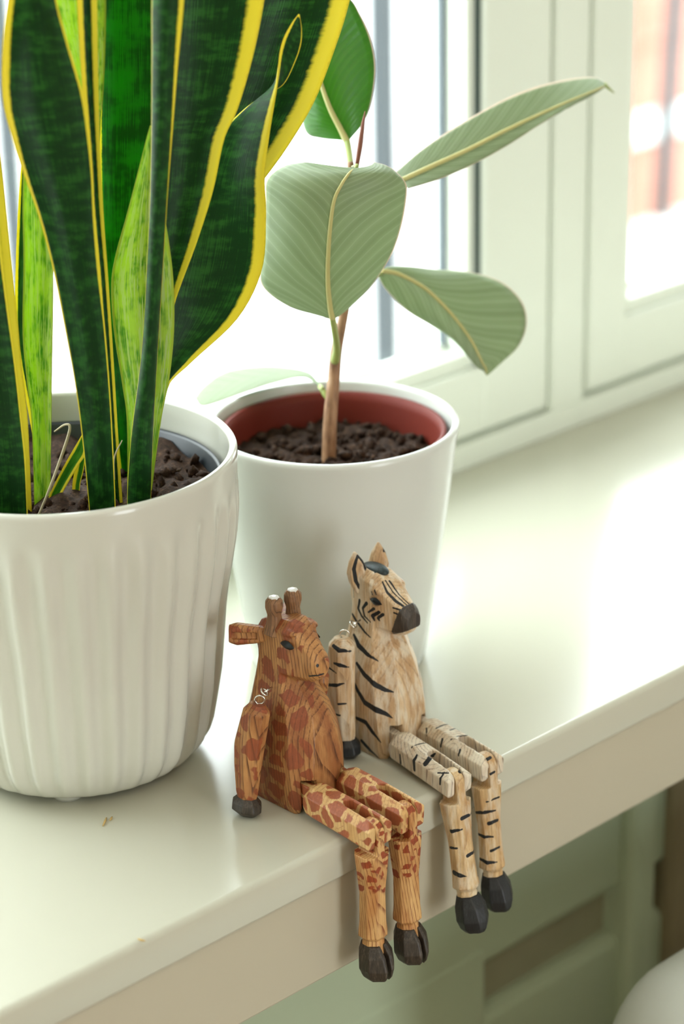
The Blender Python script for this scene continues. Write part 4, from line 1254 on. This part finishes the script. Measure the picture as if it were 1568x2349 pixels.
def add_limbs(root, pre, xc, yhip, ypiv, thighs, shins, mt, ms, mh, hipw=0.0068, drop=3.0, hz=0.0076, zc=0.0094, sc=1.0):
    """thighs: [(x centre, yaw)], shins: [(x centre, swing deg)]"""
    for k, (tx, yw) in enumerate(thighs):
        hw = hipw
        yend = ypiv - 0.0062
        def fn(X, Y, Z, tx=tx, yw=yw):
            a = math.radians(yw)
            x = tx + (X - tx) * math.cos(a) + (Y - yhip) * math.sin(a)
            y = yhip - (X - tx) * math.sin(a) + (Y - yhip) * math.cos(a)
            y, z = rotx(y, Z, yhip, zc, drop)
            L = yhip - yend
            d = loft(-(y - yhip), x - tx, z - zc, [(0.0, 0, 0, hw - 0.0012, hz - 0.0016, 0.0045), (0.0035, 0, 0, hw, hz - 0.0002, 0.0038),
                                                    (L * 0.55, 0, 0.0002, hw + 0.0004, hz, 0.0040), (L, 0, 0, hw + 0.0002, hz - 0.0004, 0.0034)])
            # rounded knee end
            rk = np.sqrt((y - (ypiv + 0.0012)) ** 2 + (z - zc) ** 2) - (hz + 0.0004)
            d = np.where(y < ypiv + 0.0012, np.maximum(d, rk), d)
            slot = np.maximum(np.abs(x - tx) - 0.0031, y - (ypiv + 0.0155))
            rs = np.sqrt((x - tx) ** 2 + (y - (ypiv + 0.0155)) ** 2) - 0.0031
            d = np.maximum(d, -np.minimum(slot, rs))
            ten = boxd(x - tx, y, z, (-0.0024, yhip - 0.004, zc - 0.0055), (0.0024, yhip + 0.010, zc + 0.0058))
            return smin(d, ten, 0.0008)
        w = 0.020
        carved('thigh', f'{pre}_thigh{k}', fn, (tx - w, ypiv - 0.012, -0.008), (tx + w, yhip + 0.013, 0.022), mt, root,
               extra={'patch': lambda V: np.ones(len(V))})
    for k, (sx, sw, yw) in enumerate(shins):
        zp = zc - (yhip - ypiv) * math.sin(math.radians(drop))
        yp = ypiv
        ztop = zp - hz - 0.0022
        zb = ztop - 0.0500

        def base(X, Y, Z, sx=sx, sw=sw, yw=yw):
            a = math.radians(yw)
            x = (X - sx) * math.cos(a) + (Y - yp) * math.sin(a)
            y = yp - (X - sx) * math.sin(a) + (Y - yp) * math.cos(a)
            y, z = rotx(y, Z, yp, zp, sw)
            return x, y - yp, z
        def fs(X, Y, Z, sx=sx, sw=sw):
            x, y, z = base(X, Y, Z)
            d = loft(-z, x / sc, y / sc, [(-ztop, 0, 0, 0.0076, 0.0066, 0.0034), (-ztop + 0.006, 0, 0, 0.0072, 0.0064, 0.0034), (-ztop + 0.022, 0, 0, 0.0058, 0.0056, 0.0032),
                                (-ztop + 0.040, 0, 0, 0.0060, 0.0058, 0.0032), (-zb - 0.0042, 0, 0, 0.0066, 0.0062, 0.0034), (-zb - 0.0022, 0, 0, 0.0048, 0.0048, 0.003), (-zb + 0.006, 0, -0.0004, 0.0058, 0.0054, 0.003)])
            tong = np.maximum(np.abs(x) - 0.0026, np.minimum(np.sqrt(y ** 2 + (z - zp) ** 2) - 0.0068,
                              np.maximum(np.abs(y) - 0.0066, np.maximum(z - zp, (ztop - 0.002) - z))))
            return smin(d, tong, 0.0006)
        w = 0.012
        sh = carved('shin', f'{pre}_shin{k}', fs, (sx - w, yp - 0.024, zb - 0.010), (sx + w, yp + 0.010, zp + 0.009), ms, root,
                    extra={'patch': lambda V: np.clip((V[:, 2] + 0.030) / 0.006, 0, 1)})

        def fh(X, Y, Z, sx=sx, sw=sw):
            x, y, z = base(X, Y, Z)
            hs = sc * 0.94
            d = loft(-z, x / hs, y / hs, [(-zb + 0.0005, 0, -0.0004, 0.0056, 0.0056, 0.0028), (-zb + 0.006, 0, -0.0015, 0.0080, 0.0084, 0.0050), (-zb + 0.013, 0, -0.0022, 0.0086, 0.0092, 0.0058),
                                (-zb + 0.0172, 0, -0.0028, 0.0076, 0.0080, 0.0056), (-zb + 0.0195, 0, -0.0035, 0.0055, 0.0058, 0.004)])
            if pre == 'g':
                d = np.maximum(d, 0.0011 - np.maximum(np.abs(x), (y + 0.0045) * 0.7 + 0.0011))
            return d
        carved('hoof', f'{pre}_hoof{k}', fh, (sx - 0.014, yp - 0.034, zb - 0.028), (sx + 0.014, yp + 0.014, zb + 0.005), mh, sh)


def add_arm(root, pre, k, p, q, mat, mh, ring_at, hu=0.0056, hv=0.0068, bend=0.004):
    """upper end p, hoof end q; hangs from a pair of wire eyes"""
    def fa(X, Y, Z):
        t, u, v, L = frame(X, Y, Z, p, q)
        return loft(t, u, v, [(0.0, 0, 0, hu * 0.45, hv * 0.5, 0.002), (0.004, 0, 0, hu * 0.95, hv * 0.85, 0.0036), (L * 0.38, 0, -bend * 0.6, hu, hv, 0.0040), (L * 0.55, 0, -bend * 0.5, hu * 0.92, hv * 0.92, 0.0038),
                              (L * 0.80, 0, -bend * 0.15, hu * 0.74, hv * 0.72, 0.003), (L * 0.855, 0, 0, hu * 0.64, hv * 0.60, 0.0026), (L * 0.90, 0, 0, hu * 0.66, hv * 0.66, 0.0026)])
    lo = np.minimum(p, q) - 0.012; hi = np.maximum(p, q) + 0.012
    arm = carved('arm', f'{pre}_arm{k}', fa, lo, hi, mat, root, extra={'patch': lambda V: np.ones(len(V))})

    def fh(X, Y, Z):
        t, u, v, L = frame(X, Y, Z, p, q)
        return loft(t, u, v, [(L * 0.84, 0, 0, hu * 0.62, hv * 0.62, 0.0024), (L * 0.89, 0, 0, hu * 0.98, hv * 0.95, 0.0040), (L * 0.95, 0, 0.0004, hu * 1.02, hv * 0.98, 0.0042), (L, 0, 0.0012, hu * 0.55, hv * 0.55, 0.003)])
    carved('hoof', None, fh, lo, hi, mh, arm)
    r = np.asarray(ring_at, float)
    p = np.asarray(p, float)
    tv = (p - r); tv /= np.linalg.norm(tv)
    parts = [torus_geo(p - tv * 0.0022, (0.72, 0.69, 0.1), 0.0024, 0.0005),
             tube_geo([p - tv * 0.0002, p + tv * 0.004], 0.0005, 8),
             torus_geo(r, (0.3, -0.5, 0.6), 0.0020, 0.0005),
             tube_geo([r, r + np.array([0.006 if k == 0 else -0.006, 0.001, 0])], 0.0005, 8)]
    v_, f_ = join_geo(parts)
    mesh_obj('wire_eye', v_, f_, M['chrome'], arm)
    return arm


def giraffe():
    xc = 0.0165
    g = empty('giraffe_figurine', (xc, 0.02, 0.0), 'carved wooden giraffe figurine with brown patches sitting on the sill edge', 'figurine')

    def fb(X, Y, Z):
        rows = [(0.0, -.0015, .046, .0165, .006), (.004, -.0030, .047, .0178, .007), (.026, -.0030, .048, .0182, .0085), (.040, -.0018, .047, .0168, .0092), (.050, .0015, .0455, .0148, .0092),
                (.058, .0075, .044, .0122, .0075), (.064, .0125, .043, .0104, .0065), (.072, .016, .0415, .0090, .0055), (.086, .019, .0390, .0080, .0045)]
        st = [(z, 0, (a + b) / 2, hx, (b - a) / 2, ch) for z, a, b, hx, ch in rows]
        d = loft(Z, X - xc, Y, st)
        hr = [(-.0405, .090, .076, .0060, .004), (-.036, .0925, .070, .0078, .004), (-.028, .0950, .066, .0088, .004), (-.021, .0968, .0655, .0092, .0042), (-.0162, .0972, .066, .0090, .004), (-.0125, .0950, .0665, .0078, .0034),
              (-.0085, .0905, .067, .0064, .0030), (-.0045, .0865, .0676, .0056, .0028), (-.0015, .0838, .0692, .0052, .0026), (.0008, .0808, .0715, .0038, .0022)]
        st = [(t, 0, (a + b) / 2, hx, (a - b) / 2, ch) for t, a, b, hx, ch in hr]
        hd = loft(-Y, X - xc, Z, st)
        d = smin(d, hd, 0.0016)
        for s in (-1, 1):
            # eye socket, brow and muzzle cheek
            d = np.maximum(d, -ell(X, Y, Z, (xc + s * .0104, .0150, .0862), (.0026, .0050, .0034)))
            d = smin(d, ell(X, Y, Z, (xc + s * .0072, .0160, .0925), (.0028, .0056, .0020)), .0012)
            d = smin(d, ell(X, Y, Z, (xc + s * .0036, .0035, .0768), (.0026, .0042, .0048)), .0014)
            # thigh slots
            d = np.maximum(d, -boxd(X, Y, Z, (xc + s * .0112 - .0031, -.02, -.01), (xc + s * .0112 + .0031, .0095, .0188)))
        return d
    pm = lambda V: np.where(V[:, 2] > 0.066, 0.78 + 0.2 * (V[:, 1] > 0.012), np.clip(1.05 - np.clip((-(V[:, 0] - xc) * -0.75 - (V[:, 1] - 0.006) * 0.9 + 0.001) / 0.004, 0, 1), 0, 1))
    body = carved('body', 'g_body', fb, (xc - .0225, -.010, -.002), (xc + .0225, .052, .103), M['g_body'], g, extra={'patch': pm}, label='carved body, neck and head with painted brown patches')
    for s in (-1, 1):
        def fe(X, Y, Z, s=s):
            t, u, v, L = frame(X, Y, Z, (xc + s * .0060, .0315, .0858), (xc + s * .0195, .0452, .0862), (0, 0, 1))
            d = loft(t, u, v, [(0, 0, 0, .0036, .0028, .0015), (.006, 0, 0, .0046, .0028, .0014), (L - .004, 0, 0, .0057, .0030, .0016), (L, 0, 0, .0045, .0024, .0016)])
            return np.maximum(d, -np.maximum(np.maximum(np.abs(u) - .0019, v + 0.0012), np.abs(t - L * .6) - L * .33)) if s < 0 else d
        lo = (min(xc, xc + s * .027), .024, .077); hi = (max(xc, xc + s * .027), .052, .095)
        carved('ear', f'g_ear{s}', fe, lo, hi, M['g_body'], g, extra={'patch': lambda V: np.full(len(V), 0.97)})

        def fo(X, Y, Z, s=s):
            x, y = X - (xc + s * .0062), Y - .0262
            d = loft(Z, x, y, [(.088, 0, 0, .0048, .0048, .002), (.0945, 0, 0, .0036, .0036, .0018), (.0985, 0, 0, .0032, .0032, .0016), (.1025, 0, 0, .0041, .0041, .002), (.1052, 0, 0, .0040, .0040, .002), (.1074, 0, 0, .0026, .0026, .0014)])
            return d
        hn = carved('horn', None, fo, (xc + s * .0062 - .007, .019, .086), (xc + s * .0062 + .007, .034, .110), M['g_horn'], g, h=0.0004,
                    extra={'ink': lambda V: np.full(len(V), 5.0)})
        v_, f_ = revolve([(.0030, .10705), (.0026, .1077), (.0012, .1081)], xc + s * .0062, .0262, 7)
        mesh_obj('horn_tip', v_, f_, M['tipwhite'], hn, smooth=False)
    xr = lambda s, dx: xc + s * dx
    for s in (-1, 1):
        v_, f_ = [], []
        # almond eye, slightly domed
        cx, cy, cz = xr(s, .00950), .0150, .0860
        ring = [(-.0052, .0002), (-.0033, .0016), (-.0010, .0024), (.0014, .0022), (.0035, .0012), (.0052, .0), (.0031, -.0011), (.0007, -.0020), (-.0019, -.0019), (-.0038, -.0010)]
        v_ = [(cx - s * .0008, cy + a, cz + b) for a, b in ring] + [(cx + s * .0002, cy + a * .6, cz + b * .6) for a, b in ring] + [(cx + s * .0006, cy, cz)]
        n = len(ring)
        for i in range(n):
            j = (i + 1) % n
            f_ += [[i, j, n + j, n + i], [n + i, n + j, 2 * n]]
        mesh_obj('eye', v_, f_, M['eye'], g)
    add_limbs(g, 'g', xc, -.0030, -.0440, [(xc - .0112, 0), (xc + .0112, 0)], [(xc - .0112, 0, 0), (xc + .0112, -1.5, 0)], M['g_thigh'], M['g_shin'], M['g_hoof'], hipw=.0078, hz=.0085, zc=.0104, drop=4.0, sc=1.08)
    add_arm(g, 'g', 0, np.array([-.0090, .0190, .0592]), np.array([-.0172, .0215, .0008]), M['g_body'], M['g_hoof'], (-.0058, .0172, .0650), hu=.0066, hv=.0080)
    add_arm(g, 'g', 1, np.array([2 * xc + .0030, .0230, .0600]), np.array([2 * xc + .0090, .0350, .0010]), M['g_body'], M['g_hoof'], (2 * xc + .0000, .0215, .0655))


def zebra():
    xc = ZXC
    z = empty('zebra_figurine', (xc, 0.028, 0.0), 'carved wooden zebra figurine with black stripes sitting on the sill edge', 'figurine')

    def fb(X, Y, Z):
        rows = [(0.0, .0085, .050, .0160, .006), (.004, .0070, .051, .0172, .007), (.022, .0070, .052, .0178, .0080), (.032, .0078, .052, .0174, .0085), (.045, .0105, .051, .0162, .0088),
                (.056, .0140, .049, .0138, .0082), (.064, .0175, .047, .0110, .0065), (.072, .020, .0455, .0098, .0055), (.090, .025, .0430, .0080, .0045)]
        st = [(q, 0, (a + b) / 2, hx, (b - a) / 2, ch) for q, a, b, hx, ch in rows]
        d = loft(Z, X - xc, Y, st)
        hr = [(-.0445, .092, .076, .0060, .004), (-.040, .0960, .072, .0080, .004), (-.034, .0980, .067, .0090, .0042), (-.0265, .0972, .0655, .0092, .0044), (-.0220, .0950, .0658, .0088, .0042),
              (-.0165, .0900, .0662, .0072, .0034), (-.0118, .0862, .0668, .0060, .0030), (-.0080, .0832, .0684, .0054, .0028), (-.0055, .0802, .0708, .0040, .0024)]
        st = [(t, 0, (a + b) / 2, hx, (a - b) / 2, ch) for t, a, b, hx, ch in hr]
        hd = loft(-Y, X - xc, Z, st)
        d = smin(d, hd, 0.0016)
        for s in (-1, 1):
            d = np.maximum(d, -ell(X, Y, Z, (xc + s * .0106, .0235, .0838), (.0028, .0048, .0030)))
            d = smin(d, ell(X, Y, Z, (xc + s * .0078, .0240, .0895), (.0022, .0048, .0020)), .0012)
            d = smin(d, ell(X, Y, Z, (xc + s * .0038, .0100, .0752), (.0026, .0042, .0050)), .0014)
            d = np.maximum(d, -boxd(X, Y, Z, (xc + s * .0100 - .0031, -.01, -.01), (xc + s * .0100 + .0031, .0195, .0195)))
        return d
    body = carved('body', 'z_body', fb, (xc - .0225, -.005, -.002), (xc + .0225, .056, .107), M['z_body'], z, label='carved body, neck and head with black painted stripes')

    carved('forelock', None, lambda X, Y, Z: ell(X, Y, Z, (xc - .0002, .0318, .0968), (.0046, .0085, .0031)), (xc - .006, .022, .093), (xc + .006, .042, .104), M['z_fore'], z, h=.0004, label='dark green-black painted forelock between the ears')

    def fm(X, Y, Z):
        d = fb(X, Y, Z) - 0.00035
        # dark muzzle cap cut by a slanted plane
        return np.maximum(d, np.maximum((Y - .0120) * 0.94 + (Z - .0765) * 0.34, .0685 - Z - (Y - .012) * 0.5))
    mz = carved('muzzle', None, fm, (xc - .010, .000, .060), (xc + .010, .022, .090), M['z_muzzle'], z)
    for s in (-1, 1):
        v_, f_ = revolve([(.0012, -.0006), (.0009, .0003), (.0003, .0005)], 0, 0, 12)
        v_ = [(xc + s * (.0058 + b), .0088 + a, .0782 + c) for (a, c, b) in v_]
        mesh_obj('nostril', v_, f_, M['eye'], mz)

        def fe(X, Y, Z, s=s):
            t, u, v, L = frame(X, Y, Z, (xc + s * .0066, .0370, .0850), (xc + s * .0086, .0385, .1068), (0.72, -0.69, 0))
            d = loft(t, u, v, [(0, 0, 0, .0022, .0030, .0010), (.006, 0, 0, .0048, .0032, .0018), (.011, 0, 0, .0054, .0028, .002), (L - .005, 0, 0, .0036, .0020, .0014), (L, 0, 0, .0006, .0006, .0003)])
            return d
        lo = (xc + s * .0066 - .010, .026, .082); hi = (xc + s * .0086 + .010, .050, .110)
        carved('ear', f'z_ear{s}', fe, lo, hi, M['z_body'], z, h=0.00045)
        cx, cy, cz = xc + s * .00945, .0235, .0840
        ring = [(-.0046, -.0004), (-.0026, .0012), (-.0005, .0024), (.0020, .0015), (.0048, .0004), (.0025, -.0014), (.0002, -.0023), (-.0023, -.0014)]
        v_ = [(cx - s * .0008, cy + a, cz + b) for a, b in ring] + [(cx + s * .0002, cy + a * .6, cz + b * .6) for a, b in ring] + [(cx + s * .0006, cy, cz)]
        n = len(ring); f_ = []
        for i in range(n):
            j = (i + 1) % n
            f_ += [[i, j, n + j, n + i], [n + i, n + j, 2 * n]]
        mesh_obj('eye', v_, f_, M['eye'], z)
    add_limbs(z, 'z', xc, .0070, -.0370, [(xc - .0105, -7.5), (xc + .0100, -3.5)], [(xc - .0163, -11, -7.5), (xc + .0073, -6, -3.5)], M['z_thigh'], M['z_shin'], M['z_hoof'], hipw=.0074, drop=3.5, hz=.0079, zc=.0098)
    add_arm(z, 'z', 0, np.array([xc - .0260, .0308, .0675]), np.array([xc - .0260, .0290, .0008]), M['z_body'], M['z_hoof'], (xc - .0185, .0300, .0725), hu=.0064, hv=.0082, bend=.004)
    add_arm(z, 'z', 1, np.array([xc + .0205, .0400, .0675]), np.array([xc + .0270, .0410, .0008]), M['z_body'], M['z_hoof'], (xc + .0150, .0380, .0725), hu=.0064, hv=.0082, bend=.004)


#BAKE
giraffe()
zebra()

for o_ in bpy.data.objects:      # drop the build-time origin notes
    if '_o' in o_:
        del o_['_o']
